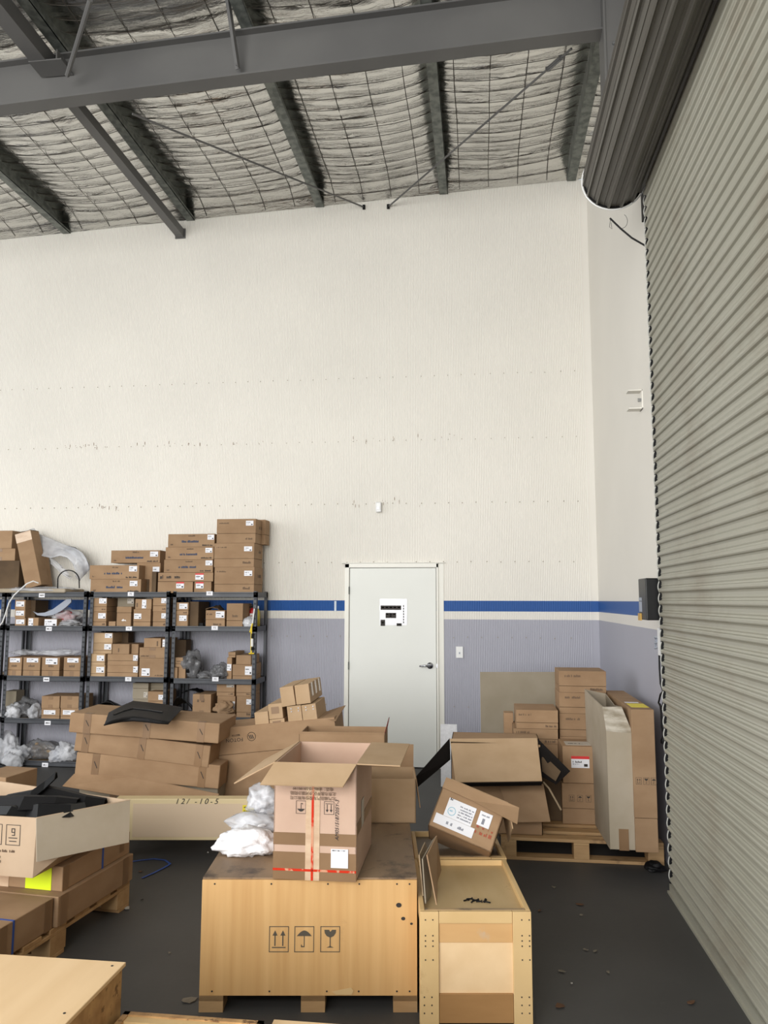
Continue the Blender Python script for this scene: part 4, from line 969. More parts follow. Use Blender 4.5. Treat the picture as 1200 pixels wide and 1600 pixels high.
mb = MB(); mb.plate([(w/2-.10, -dep/2+.02, h+.002), (w/2+.015, -dep/2-.03, h-.02), (w/2+.03, dep/2, h+.03), (w/2-.10, dep/2, h+.004)], .004); mb.build('open_flap', 'card', r)
def small(pA, pB, hpx, dep, lb, mat='card_light', marks=None, Yr=5.62):
    loc, size, R_ = tb(pA, pB, Yr, 2, hpx, dep); h = size[2]-.002
    size = (size[0]-.003, size[1], h)
    r, fr, rt, tp = carton('small_carton', lb, loc, size, R_, mat, None, 'small cartons piled on the branded carton', 'carton', .003)
    if marks == 'patch':
        mb = MB(); fr.rect(mb, size[0]*.2, h*.35, size[0]*.75, h*.8, 0, .0012); mb.build('torn_tape', 'tape', r)
    if marks == 'dots':
        mb = MB()
        for a in (.3, .8):
            for b_ in (.7, .84): fr.rect(mb, size[0]*a-.004, h*b_, size[0]*a+.004, h*b_+.008, 0, .0016)
        mb.build('staple', 'chrome', r)
    if marks == 'side': tape_strip(r, [(rt, dep*.15, h*.3, dep*.28, h), (rt, dep*.45, h*.3, dep*.58, h), (rt, dep*.75, h*.3, dep*.88, h)], 'clear_tape')
    return r
small((399.5, 1140.5), (421.5, 1138), 26.5, .38, 'small tall carton at the left end of the pile on the branded carton')
small((422, 1138.5), (446, 1135.5), 13.5, .36, 'small carton with torn tape, lower of two beside the dark gap', 'card_light', 'patch')
small((420.5, 1124.5), (443, 1122), 23.5, .36, 'small carton with torn tape, upper of two beside the dark gap', 'card_light', 'patch')
small((451, 1134.8), (473.8, 1132), 30, .4, 'small carton with four staples at the lower right of the pile', 'card_light', 'dots')
small((474, 1132), (497, 1129), 29.5, .4, 'small carton at the lower right corner of the pile', 'card_light', 'dots')
small((440.5, 1105), (462.5, 1101.5), 30, .5, 'small carton at the top left of the pile on the branded carton')
small((463, 1101.5), (486, 1098.5), 30, .5, 'small carton with clear tape strips at the top right of the pile', 'card_light', 'side')
# ================================================================ big plywood crate
CZT = .524; gz0 = .065
a = PZ(311, 1556, gz0); b_ = PZ(652, 1556, gz0); d_ = b_-a; gyaw = math.atan2(d_.y, d_.x); gw = d_.length; gd = .84
GU = Vector((math.cos(gyaw), math.sin(gyaw), 0)); GN = Vector((-math.sin(gyaw), math.cos(gyaw), 0))
c_ = (a+b_)/2+GN*gd/2
r = empty('plywood_crate', (c_.x, c_.y, 0), gyaw, label='big yellow plywood crate with arrow, umbrella and glass symbols', cat='crate')
GR = b_.copy(); GR.z = 0     # front right corner
MB().b2((-gw/2, -gd/2, gz0), (gw/2, -gd/2+.012, CZT)).build('front_panel', 'ply_front', r, bevel=.0015)
mb = MB(); mb.b2((-gw/2+.004, -gd/2+.012, gz0), (gw/2-.004, gd/2, CZT-.004)); mb.build('side_panels', 'ply_front', r)
mb = MB(); mb.b2((-gw/2, -gd/2+.012, CZT-.004), (gw/2, gd/2, CZT+.006)); lid = mb.build('lid', 'ply_top', r)
fc = Face((-gw/2, -gd/2-.0005, 0), (1, 0, 0), (0, 0, 1))
mb = MB(); k = gw/342
mb2 = MB()
u = lambda x: (x-310)*k; vv = lambda y: CZT-(y-1377)*(CZT-gz0)/179
for i, (x0, kd) in enumerate(((418, 'arrows'), (458, 'umbrella'), (499, 'glass'))): symbols(fc, mb, u(x0), vv(1489), 31*k, [kd], 0, h=.0008)
mb.build('stencil_symbols', plain('stencil_ink', sr(84, 76, 64), .8), r)
mb = MB(); rnd = random.Random(2)
for x in (330, 420, 510, 560, 620, 640):
    for y in (1383, 1549): fc.shape(mb, [(u(x)+.004*math.cos(t), vv(y)+.004*math.sin(t)) for t in [i*PI/3 for i in range(6)]], 0, .001)
for (x, y, s_) in ((623, 1416, .012), (630, 1437, .009), (652-9, 1445, .006)): fc.shape(mb, [(u(x)+s_*math.cos(t), vv(y)+s_*.8*math.sin(t)) for t in [i*PI/5 for i in range(10)]], 0, .001)
mb.build('nail_and_knot', 'ink', r)
mb = MB(); fc.shape(mb, [(u(518), vv(1549)), (u(548), vv(1543)), (u(552), vv(1548)), (u(549), vv(1554)), (u(525), vv(1554))], 0, .0012); mb.build('splintered_patch', 'pine', r)
mb = MB()
for x in (-gw/2+.05, 0.02, gw/2-.05):
    mb.box((x, -gd/2+.05, gz0/2), (.1, .1, gz0-.001)); mb.box((x, gd/2-.08, gz0/2), (.1, .1, gz0-.001)); mb.box((x, 0, gz0-.011), (.1, gd, .02))
mb.build('skids', 'pallet', r)

# open carton builder
def open_carton(name, label, loc, size, rot, mat, flaps, inner=None, t=.005, cat='carton', depth_fill=.35, group=None):
    """flaps: side -> (length, angle from upright, taper) ; angle 90 = flat outwards, 180 = hanging down, negative = leaning inwards"""
    w, d, h = size; r = empty(name, loc, rot, label, cat, group)
    mb = MB(); mb.b2((-w/2, -d/2, 0), (w/2, -d/2+t, h)); mb.b2((-w/2, d/2-t, 0), (w/2, d/2, h)); mb.b2((-w/2, -d/2, 0), (-w/2+t, d/2, h)); mb.b2((w/2-t, -d/2, 0), (w/2, d/2, h)); mb.b2((-w/2, -d/2, 0), (w/2, d/2, t))
    mb.build('body', mat, r)
    if inner: MB().b2((-w/2+t, -d/2+t, h*depth_fill-.01), (w/2-t, d/2-t, h*depth_fill)).build('inner_sheet', inner, r)
    S_ = {'front': ((-w/2, -d/2), (w/2, -d/2), (0, -1)), 'back': ((w/2, d/2), (-w/2, d/2), (0, 1)), 'left': ((-w/2, d/2), (-w/2, -d/2), (-1, 0)), 'right': ((w/2, -d/2), (w/2, d/2), (1, 0))}
    for sd, spec in flaps.items():
        ln, ang, tap = spec[:3]; fm = spec[3] if len(spec) > 3 else mat
        a, b_, nn = S_[sd]; a = Vector((*a, h)); b_ = Vector((*b_, h)); nn = Vector((*nn, 0)); an = math.radians(ang)
        dr = Vector((0, 0, math.cos(an)))+nn*math.sin(an); e = (b_-a).normalized()
        n = 5; P0 = []; P1 = []
        sh_ = spec[4] if len(spec) > 4 else 0
        a2 = a+e*(tap+sh_)+dr*ln; b2_ = b_-e*(tap-sh_)+dr*ln
        mb = MB(); mb.plate([a, b_, b2_, a2], t*.9)
        mb.build('flap', [fm], r)
    fr = Face((-w/2, -d/2-.001, 0), (1, 0, 0), (0, 0, 1)); rt = Face((w/2+.001, -d/2, 0), (0, 1, 0), (0, 0, 1))
    return r, fr, rt
# red-taped open carton on the crate
loc, size, yaw = zb((424, 1377.5), (557, 1376), CZT+.007, .485, .50)
r, fr, rt = open_carton('red_taped_carton', 'open carton with red tape and marker writing at the front edge of the plywood crate', (loc[0]+.036, loc[1]+.012, loc[2]), (size[0], .5, .475), .012, 'card_pink',
    {'front': (.135, 120, .004, 'card_light', -.035), 'left': (.20, 118, .0, 'card_light'), 'right': (.185, 91, .0, 'card_light')}, inner='card_light', depth_fill=.66)
w, dep, h = size[0], .5, .475
tape_strip(r, [(fr, 0, h*.0, w, h*.235)], 'tape', 'wide_tape'); tape_strip(r, [(fr, 0, h*.295, w, h*.40)], 'tape', 'wide_tape')
mb = MB(); fr.rect(mb, w*.39, 0, w*.56, h, 0, .002); mb.build('clear_tape', 'clear_tape', r)
mb = MB(); fr.rect(mb, w*.46, 0, w*.488, h, 0, .0035); fr.rect(mb, 0, h*.075, w, h*.095, 0, .0035); mb.build('red_tape', 'red_tape', r)
mb = MB(); symbols(fr, mb, w*.27, h*.565, w*.12, ['umbrella', 'glass', 'arrows'], 0, flip=True, gap=1.42, h=.0018); 
mb.build('handling_symbols', 'ink', r)
text_mesh('printed_text', '北汽福田汽车股份有限公司\n北京市昌平区沙河镇沙阳路\n电话：0086-10-59199199', .0165, 'faint_ink', r, fr.mtx(w*.475, h*.745, .0045, PI), spl=1.15)
text_mesh('handwriting', 'AM051S187205Y-3', .021, 'pen', r, fr.mtx(w*.77, h*.52, .004, PI/2), shear=.3, space=1.0)
mb = MB(); fr.rect(mb, w*.70, h*.115, w*.905, h*.275, 0, .0045); scribble(fr, mb, w*.715, h*.258, w*.09, h*.01, 1, 3, hh=.006); scribble(fr, mb, w*.82, h*.258, w*.05, h*.012, 2, 5, hh=.006); mb.build('white_label', ['sticker', 'ink', 'grey_text'], r)
mb = MB(); rt.rect(mb, dep*.28, h*.38, dep*.42, h*.62, 0, .002); mb.build('side_label', 'sticker_shade', r)
mb = MB(); rt.rect(mb, 0, h*.38, dep, h*.48, 0, .0015); mb.build('side_tape', 'tape', r)
# carton opened behind it, on the crate
loc, size, yaw = zb((581, 1292), (664, 1284), CZT+.007, .235, .36)
r, fr, rt = open_carton('open_carton', 'open brown carton tilted behind the red-taped one on the plywood crate', loc, (size[0], .30, .225), gyaw, 'card_light',
    {'right': (.15, 172, .005, 'card'), 'back': (.13, -8, .0, 'card'), 'left': (.12, 70, 0, 'card')}, inner='card', depth_fill=.15)
# cartons behind the big ones
for (pA, pB, z, h, dep, lb, fl) in (((470, 1250), (590, 1240), .347, .40, .4, 'open carton with one raised flap between branded carton and door', {'front': (.12, 60, .02), 'right': (.14, -12, .03, 'dark_red')}),
                                 ):
    loc, size, yaw = zb(pA, pB, z, h, dep)
    r, fr, rt = open_carton('open_carton', lb, (-.88, 5.03, 0.0), (.54, .32, .862), .06, 'card', {'front': (.015, 10, .0), 'right': (.085, 14, .135, 'dark_red')}, inner='card_dark', depth_fill=.8)
loc, size, yaw = zb((404, 1262), (470, 1258), .0, .30, .3)
r, fr, rt, tp = carton('carton', 'brown carton peeping out left of the red-taped carton', (PY(427, 1300, 4.75).x, 4.80, 0), (.2, .2, .42), .1, 'card')
# plastic wrapped parts and foam on the crate
bag('foam_wrapped_part', 'flat white foam-wrapped part on the plywood crate corner', 'parcel', 388, 1334, 3.62, .25, .11, .2, 61, 'foam', None, 'wrapped parts left of the red-taped carton', zbase=CZT+.006)
bag('film_wrapped_part', 'long film-wrapped bundle behind the flat foam one', 'parcel', 397, 1308, 3.86, .24, .1, .16, 62, 'film', 'foam', 'wrapped parts left of the red-taped carton', zbase=CZT+.03)
bag('film_wrapped_part', 'white film-wrapped lump with black hole above the long bundle', 'parcel', 411, 1281, 3.98, .16, .15, .16, 63, 'film', 'foam', 'wrapped parts left of the red-taped carton', zbase=CZT+.09)
q = PY(410, 1285, 3.88)
# ================================================================ two narrow crates
def frame_crate(label, org, w, d, zt, dark):
    c_ = org+GU*w/2+GN*d/2
    r = empty('framed_crate', (c_.x, c_.y, 0), gyaw, label=label, cat='crate', group='narrow framed crates beside the plywood crate')
    t = .022; H = zt
    MB().b2((-w/2+.01, -d/2+.012, .05), (w/2-.01, d/2-.005, H-.03)).build('panels', 'ply_pale' if not dark else 'inner_dark', r)
    MB().b2((-w/2+.02, -d/2+.015, H-.03), (w/2-.02, d/2-.015, H-.024)).build('recessed_lid', 'inner_dark' if dark else 'inner_ply', r)
    for sx, nm in ((-1, 'post'), (1, 'post')):
        MB().b2((sx*w/2, -d/2, 0), (sx*(w/2-.075), -d/2+.02, H)).build('front_post', 'pine', r, bevel=.002)
        MB().b2((sx*w/2, -d/2+.021, H-.06), (sx*(w/2-.02), d/2, H)).build('side_rail', 'pine', r, bevel=.002)
        MB().b2((sx*w/2, -d/2+.021, 0), (sx*(w/2-.02), -d/2+.08, H-.061)).build('side_post', 'pine', r, bevel=.002)
    MB().b2((-w/2+.076, -d/2+.002, H-.045), (w/2-.076, -d/2+.02, H)).build('top_rail', 'pine', r, bevel=.002)
    MB().b2((-w/2+.021, -d/2+.0205, H-.03), (w/2-.021, -d/2+.04, H+.001)).build('top_rail_inner', 'pine_dirty', r, bevel=.002)
    MB().b2((-w/2+.021, d/2-.02, H-.06), (w/2-.021, d/2, H)).build('back_rail', 'pine', r, bevel=.002)
    MB().b2((-w/2+.076, -d/2+.004, .03), (w/2-.076, -d/2+.02, .14)).build('bottom_rail', 'board_brown', r, bevel=.002)
    MB().b2((-w/2+.076, -d/2+.008, H-.12), (w/2-.076, -d/2+.02, H-.046)).build('front_board', 'board_orange', r, bevel=.001)
    mb = MB(); fc = Face((-w/2, -d/2-.0005, 0), (1, 0, 0), (0, 0, 1))
    for sx in (.03, w-.03):
        for z in (H-.03, H-.09, H-.11, H-.13, .1, .07, .13, .27): 
            for o_ in (-.014, .016):
                a = sx+o_+(.005 if z > .2 else 0); fc.rect(mb, a-.0025, z-.0025, a+.0025, z+.0025, 0, .001)
    mb.build('nail', 'ink', r)['kind'] = 'stuff'
    return r
f1 = PZ(652, 1421, .51); f2 = PZ(828, 1420, .51); f3 = PZ(818, 1340, .51)
FO = PZ(651, 1425, .452); FO.z = 0; FO += GU*.014; frame_crate('narrow framed wooden crate in front with loose screws on its lid', FO, .448, .64, .452, False)
g2 = PZ(815, 1296, .51)
frame_crate('narrow framed wooden crate behind, under the labelled tilted carton', FO+GN*.652+GU*.008, .448, .44, .452, True)
mb = MB(); rnd = random.Random(4)
for si, (x, y) in enumerate(((728, 1408), (733, 1406), (738, 1410), (743, 1408), (748, 1410), (757, 1409), (762, 1411))):
    q = PZ(x, y, .4285); ang = rnd.uniform(0, 3); l = .012
    c_ = q
    s_ = MB(); s_.tube([(-l*math.cos(ang), -l*math.sin(ang), .004), (l*math.cos(ang), l*math.sin(ang), .004)], .003, 6); s_.tube([(l*math.cos(ang), l*math.sin(ang), .004), (l*1.25*math.cos(ang), l*1.25*math.sin(ang), .004)], .006, 6)
    o = s_.build('screw', 'black_plastic', loc=q); tag(o, 'small black screw lying on the front narrow crate lid, '+['leftmost in the cluster', 'second from the left', 'third from the left', 'in the middle of the row', 'last of the close cluster', 'sixth, standing apart', 'rightmost of all'][si], 'screw', 'loose screws on the front narrow crate')
# folded cardboard sheets stuck in the gap
root = empty('folded_cardboard', PZ(668, 1400, .4), label='folded cardboard sheets standing upright in the gap beside the front narrow crate', cat='cardboard')
c_ = root.location
def PLT(pts, Ys): return [PY(x, y, Y_)-c_ for (x, y), Y_ in zip(pts, Ys)]
MB().plate(PLT([(681, 1414), (666, 1336), (681, 1306), (688, 1360), (682, 1378)], [3.32, 3.4, 3.6, 3.65, 3.45]), .005).build('sheet', 'card', root)
MB().plate(PLT([(664, 1412), (659, 1342), (676, 1312), (681, 1306), (672, 1400)], [3.36, 3.42, 3.6, 3.66, 3.5]), .005).build('sheet', 'card_dull', root)
MB().plate(PLT([(660, 1400), (654, 1336), (663, 1316), (668, 1332), (666, 1400)], [3.42, 3.45, 3.6, 3.6, 3.45]), .005).build('sheet', 'card_edge', root)
# ---------------- labelled tilted carton
bR = PY(767, 1332, 3.86)
ax = (PY(767, 1332, 3.86)-PY(669, 1289, 3.90)); w = ax.length; ax.normalize()
upv = (PY(704, 1219, 4.01)-PY(669, 1290, 3.90)); upv -= ax*upv.dot(ax); h = upv.length; upv.normalize(); bk = upv.cross(ax)*-1
if bk.y < 0: bk = -bk
R_ = Matrix((ax, bk, upv)).transposed()
if R_.determinant() < 0: print('NEG')
dep = .30
org = bR-ax*(w/2)+bk*(dep/2)
r, fr, rt = open_carton('labelled_carton', 'tilted open carton with white shipping labels resting on the rear narrow crate', org, (w, dep, h), R_, 'card',
    {'right': (.12, 150, .0, 'card_light'), 'back': (.09, 10, .0, 'card_light')}, inner=None)
mb = MB(); mb.b2((-w/2, -dep/2, h-.004), (w*.02, dep/2, h+.002)); mb.build('closed_top_flap', 'card', r)
mb = MB(); mb.plate([(-w/2, -dep/2-.003, h), (w/2+.06, -dep/2-.004, h), (w/2+.075, -dep/2-.05, h*.64), (w*.0, -dep/2-.012, h*.76), (-w/2, -dep/2-.005, h*.78)], .004); mb.build('front_flap', 'card', r)
tpf = Face((-w/2, -dep/2, h+.002), (1, 0, 0), (0, 1, 0)); mb = MB(); tpf.rect(mb, .01, dep*.3, w*.5, dep*.78, 0, .001); 
for k_ in range(4): scribble(tpf, mb, .02, dep*(.36+.1*k_), w*.4, .008, 1, k_, hh=.0022)
mb.build('top_label', ['sticker_shade', 'grey_text'], r)
mb = MB(); fr.rect(mb, w*.16, h*.29, w*.60, h*.66, 0, .003)
for k_ in range(5): scribble(fr, mb, w*.36, h*(.34+.055*k_), w*.22, .007, 1, 20+k_, hh=.0045)
scribble(fr, mb, w*.18, h*.62, w*.04, .012, 3, 6, hh=.0045); mb.tube([fr.p(w*.26+.019*math.cos(t), h*.42+.019*math.sin(t), .0035) for t in [i*PI/10 for i in range(20)]], .0016, 4, 2, True); scribble(fr, mb, w*.26-.012, h*.41, .024, .009, 2, 7, hh=.0045)
mb.build('shipping_label', ['sticker', 'grey_text', 'cyan_text', 'ink'], r)
mb = MB(); fr.rect(mb, w*.05, h*.09, w*.67, h*.285, 0, .0034); scribble(fr, mb, w*.24, h*.15, w*.3, .014, 1, 40, .7, hh=.005); mb.build('lower_label', ['sticker', 'grey_text'], r)
mb = MB(); fr.rect(mb, w*.665, h*.38, w*.86, h*.66, 0, .003); fr.rect(mb, w*.73, h*.42, w*.77, h*.53, 1, .004); scribble(fr, mb, w*.70, h*.58, w*.12, .008, 1, 42, hh=.0045); mb.build('small_label', ['sticker', 'grey_text'], r)
mb = MB()
for k_ in range(4): scribble(fr, mb, w*(.68+.07*k_), h*.22, w*.045, .018, 0, 50+k_, hh=.0025); scribble(fr, mb, w*(.68+.07*k_), h*.33, w*.045, .014, 0, 60+k_, hh=.0025)
mb.build('red_printing', 'red_ink', r)
# ---------------- open carton with black flaps on the pallet
root = empty('black_flapped_carton', PZ(775, 1280, .145), label='large open carton with black side flaps on the front of the right pallet', cat='carton'); c_ = root.location
yA, yF2 = 5.45, 5.22
t4 = lambda x, y, Y_: PY(x, y, Y_)-c_
b0 = t4(705, 1157, yA); b1 = t4(840, 1157, yA)
zb_ = 0.002
mb = MB(); x0_, x1_ = b0.x, b1.x+.02; yy0 = yA-.03-c_.y; zz = b0.z-.004
mb.b2((x0_, yy0, zb_), (x1_, yy0+.005, zz)); mb.b2((x0_, yy0+.4, zb_), (x1_, yy0+.405, zz)); mb.b2((x0_, yy0, zb_), (x0_+.005, yy0+.4, zz)); mb.b2((x1_-.005, yy0, zb_), (x1_, yy0+.4, zz)); mb.b2((x0_, yy0, zz-.005), (x1_, yy0+.405, zz))
mb.build('body', 'card', root)
MB().plate([t4(703, 1155, yA), t4(839, 1154, yA), t4(847, 1221, yF2), t4(712, 1223, yF2)], .006).build('front_flap', 'card_light', root)
MB().plate([t4(712, 1223, yF2), t4(847, 1221, yF2), t4(846, 1226, yF2+.03), t4(712, 1228, yF2+.03)], .006).build('flap_fold', 'black_flap', root)
MB().plate([t4(780, 1227, yA-.04), t4(849, 1225, yA-.04), t4(860, 1284, yA-.10), t4(800, 1285, yA-.10)], .005).build('front_panel', 'card', root)
MB().plate([t4(702, 1154, yA), t4(703, 1187, yA-.06), t4(652, 1230, yA-.25), t4(650, 1213, yA-.25)], .006).build('side_flap', 'black_flap', root)
mb = MB(); mb.plate([t4(840, 1154, yA), t4(891, 1205, yA-.12), t4(869, 1226, yA-.17), t4(847, 1214, yA-.1)], .006, 0); mb.build('side_flap', 'black_flap', root)
MB().plate([t4(845, 1175, yA-.03), t4(876, 1205, yA-.125), t4(868, 1220, yA-.165), t4(847, 1205, yA-.09)], .004, n=(0, -1, 0)).build('flap_lower_face', 'card_dark', root).location.y -= .01
MB().tube([t4(849, 1222, yA-.1), t4(858, 1232, yA-.12), t4(877, 1266, yA-.2)], .006, 6).build('flap_edge', 'card_edge', root)
q = [PY(x, y, Y_) for x, y, Y_ in ((800, 1262, 4.6), (808, 1275, 4.45), (824, 1311, 4.3), (820, 1311, 4.3), (803, 1283, 4.45), (798, 1268, 4.6))]
# ================================================================ pallets
def pallet(label, loc, yaw, w, d, deck=7, gap=.6, bw=.1):
    r = empty('wooden_pallet', loc, yaw, label, 'pallet')
    n = deck; bwid = (d/(n))*gap
    for k_ in range(n):
        y = -d/2+bwid/2+(d-bwid)*k_/(n-1); MB().box((0, y, .133), (w, bwid, .02)).build('deck_board', 'pallet', r, bevel=.002)
    for x in (-w/2+.05, 0, w/2-.05):
        MB().box((x, 0, .114), (.1, d, .017)).build('stringer_board', 'pallet', r, bevel=.002)
        for y in (-d/2+.06, 0, d/2-.06): MB().box((x, y, .063), (.1, .12, .084)).build('block', 'pallet', r, bevel=.002)
    for y in (-d/2+.05, 0, d/2-.05): MB().box((0, y, .0105), (w, .1, .02)).build('base_board', 'pallet', r, bevel=.002)
    return r
a = PZ(780, 1321, 0)
for a_ in pallet_args: pallet(*a_, deck=5)
pallet('wooden pallet by the right wall under the tall cartons', ((.12+1.16)/2, 5.36+.55, 0), 0, 1.04, 1.10)
PT = .1435
def zf(x0, y1, x1, y0, Yf, base, dep, label, mat='card', seam=None, name='carton', group=None, X_off=0, **k):
    a = PY(x0, y1, Yf); b_ = PY(x1, y0, Yf)
    z0 = base if base is not None else a.z
    r, fr, rt, tp = carton(name, label, ((a.x+b_.x)/2, Yf+dep/2, z0), (b_.x-a.x, dep, b_.z-z0-.001), 0, mat, seam, group, 'carton', .004)
    return r, fr, rt, tp, (b_.x-a.x, dep, b_.z-z0-.001), b_.z
# column A
gA = 'two-part cartons stacked on the right pallet'
zA = PT+.001
for k_, (y1, y0, lb) in enumerate(((1247, 1186, 'lowest, hidden behind the red-stickered carton'), (1186, 1152, 'fourth down'), (1152, 1116, 'third down'), (1116, 1083, 'second down'), (1083, 1049, 'topmost'))):
    r, fr, rt, tp, sz, zA = zf(876-k_*.5, y1, 946.5, y0, 6.08, zA, .33, 'two-part carton in the stack touching the grey side wall, '+lb, seam=.3, group=gA)
    mb = MB(); scribble(fr, mb, sz[0]*.12, sz[2]*.72, sz[0]*.34, .018, 0, 70+k_); scribble(fr, mb, sz[0]*.66, sz[2]*.1, sz[0]*.26, .02, 0, 80+k_); mb.build('printing', 'faint_ink', r)
zB = PT+.001
for k_, (y1, y0, lb) in enumerate(((1250, 1196, 'lowest, behind the black flap'), (1196, 1163, 'third down'), (1163, 1139.5, 'second down'), (1139.5, 1110, 'topmost'))):
    r, fr, rt, tp, sz, zB = zf(803 if k_ != 3 else 807, y1, 871.5, y0, 6.02, zB, .36, 'two-part carton in the shorter stack before the leaning sheet, '+lb, seam=.32, group=gA)
    mb = MB(); scribble(fr, mb, sz[0]*.06, sz[2]*.7, sz[0]*.3, .016, 0, 90+k_); scribble(fr, mb, sz[0]*.7, sz[2]*.1, sz[0]*.26, .018, 0, 95+k_); mb.build('printing', 'faint_ink', r)
zf(789, 1240, 802, 1114, 6.3, PT+.001, .12, 'narrow brown carton edge standing left of the shorter stack', 'card')
# red stickered carton and the one under it
r, fr, rt, tp, sz, z1 = zf(879, 1264, 931, 1225, 5.72, PT+.001, .3, 'carton with three handling symbols under the red-stickered one', seam=.38)
mb = MB(); symbols(fr, mb, sz[0]*.2, sz[2]*.55, .036, ['arrows', 'umbrella', 'glass'], 0, gap=1.6); mb.build('handling_symbols', 'ink', r)
r, fr, rt, tp, sz, z1 = zf(880, 1225, 930, 1167, 5.72, z1+.001, .3, 'carton with a red and white sticker on the right pallet')
sticker(r, fr, sz[0]*.26, sz[2]*.42, sz[0]*.55, sz[2]*.32, 5, True)
mb = MB(); tp.rect(mb, .03, .05, sz[0]*.95, .2, 0, .001); scribble(tp, mb, .05, .1, .1, .02, 1, 3, hh=.002); mb.build('top_label', ['sticker_shade', 'ink'], r)
zf(846, 1246, 877, 1195, 5.78, PT+.001, .2, 'shaded carton behind the lowered black flap', 'card_dark')  # brown carton, its shade put into the darker card tone
# tall grey carton with cut open top
Yg = 5.17
a = PY(953, 1303, Yg); b_ = PY(995, 1303, Yg)
r = empty('tall_grey_carton', ((a.x+b_.x)/2, Yg+.4, PT+.001), label='tall thin grey-brown carton with a torn taped open top on the right pallet', cat='carton')
wg = b_.x-a.x; zf_ = PY(990, 1146, Yg).z-PT; zl = PY(953, 1143, Yg).z-PT; zk = .90
P8 = [(-wg/2, -.4, 0), (wg/2, -.4, 0), (wg/2, .4, 0), (-wg/2-.02, .4, 0), (-wg/2-.004, -.4, zl), (wg/2-.004, -.4, zf_), (wg/2-.04, .4, zk-.03), (-wg/2-.03, .4, zk), (-wg/2-.008, -.3, zl+.14), (wg/2-.05, -.3, zf_+.15), (-wg/2-.03, 0, zk-.01)]
mb = MB()
mb.plate([P8[0], P8[1], P8[5], P8[4]], .005); mb.plate([P8[3], P8[0], P8[4], P8[8], P8[10], P8[7]], .005); mb.plate([P8[1], P8[2], P8[6], (wg/2-.045, 0, zk-.06), P8[9], P8[5]], .005); mb.plate([P8[2], P8[3], P8[7], P8[6]], .005); mb.plate([P8[0], P8[3], P8[2], P8[1]], .005)
mb.build('body', 'card_grey', r)
MB().plate([P8[4], P8[5], P8[9], P8[8]], .005).build('taped_flap', 'grey_wrap', r)
fc = Face((-wg/2, -.401, 0), (1, 0, 0), (0, 0, 1)); mb = MB(); fc.rect(mb, wg*.33, .0, wg*.7, .13, 0, .001); mb.build('tape', 'tape', r)
# tall brown carton against the wall
Yb_ = 5.15; a = PY(993, 1307, Yb_); b_ = PY(1028.5, 1307, Yb_); a.x = max(a.x, 0); hb = PY(1010, 1109, Yb_).z-PT
xr = min(b_.x, XR-.012)
r, fr, rt, tp = carton('tall_carton', 'tall narrow brown carton with handling symbols against the right wall', ((a.x+xr)/2, Yb_+.52, PT+.001), (xr-a.x, 1.04, hb), 0, 'card', .235, None, 'carton', .004)
mb = MB(); symbols(fr, mb, (xr-a.x)*.1, hb*.47, .034, ['arrows', 'glass', 'umbrella'], 0, gap=1.35); mb.build('handling_symbols', 'ink', r)
tpp = Face((-(xr-a.x)/2, -.52, hb), (1, 0, 0), (0, 1, 0)); mb = MB(); tpp.rect(mb, .02, .1, .13, .28, 0, .001); tpp.rect(mb, .02, .32, .11, .36, 1, .001); mb.build('top_label', ['yellow_note', 'sticker'], r)
lfm = Face((-(xr-a.x)/2-.001, .52, 0), (0, -1, 0), (0, 0, 1)); 
# leaning big cardboard sheet
root = empty('leaning_cardboard_sheet', PY(812, 1150, 6.75), label='large grey cardboard sheet leaning on the wall behind the right pallet', cat='cardboard'); c_ = root.location
g_ = [PY(750, 1050, 7.0)-c_, PY(872, 1050, 7.0)-c_, PY(876, 1252, 6.7)-c_, PY(753, 1252, 6.7)-c_]
for p_ in g_[2:]: p_.z = -c_.z+.002
MB().plate(g_, .006).build('sheet', 'card_dull', root)
fc = Face(g_[3], g_[2]-g_[3], g_[0]-g_[3]); Wd = (g_[2]-g_[3]).length; Hd = (g_[0]-g_[3]).length
mb = MB(); fc.rect(mb, Wd*.52, Hd*.74, Wd*.62, Hd*.97, 0, .001); fc.rect(mb, Wd*.82, Hd*.70, Wd*.90, Hd*.93, 0, .001); mb.build('tape', 'tape', root)
mb = MB(); fc.shape(mb, [(Wd*.13, Hd*.86), (Wd*.26, Hd*.92), (Wd*.3, Hd*.8), (Wd*.2, Hd*.68)], 0, .001); mb.build('clear_tape', 'clear_tape', root)
q = PY(702, 1150, 7.3); root = empty('white_foam_board', (q.x, 7.3, 0), label='white foam board standing by the door frame behind the cartons', cat='board'); MB().b2((-.08, 0, 0), (.07, .02, PY(702, 1132, 7.3).z)).build('board', 'foam', root)

# ================================================================ left pallet stack
ang = math.radians(-6)
E_ = PZ(203, 1375, .14); 
pw, pd = 1.0, 1.25
def left_place(xr_, yfar, w, d):
    """centre of a box whose right far corner (seen from above) is at local offsets"""
    c = Vector((E_.x, E_.y, 0)); ux = Vector((math.cos(ang), math.sin(ang), 0)); uy = Vector((-math.sin(ang), math.cos(ang), 0))
    return c+ux*(xr_-w/2)+uy*(yfar-d/2)
c = left_place(0, 0, pw, pd); pallet('wooden pallet at the left under the long cartons', (c.x, c.y, 0), ang, pw, pd, 7, .7)
c = left_place(.015, 0, .9, .66); r, fr, rt, tp = carton('long_carton', 'long brown carton lying directly on the left pallet, at the far side', (c.x, c.y, PT+.001), (.9, .66, .14), ang, 'card', None, None, 'carton')
tape_strip(r, [(rt, .02, 0, .07, .14), (rt, .56, 0, .61, .14)])
c = left_place(-.005, -.67, .9, .56); r, fr, rt, tp = carton('long_carton', 'long brown carton on the near end of the left pallet with blue strap', (c.x, c.y, PT+.001), (.9, .56, .14), ang, 'card', None, None, 'carton')
tape_strip(r, [(rt, .5, 0, .545, .14), (rt, .2, 0, .245, .14)])
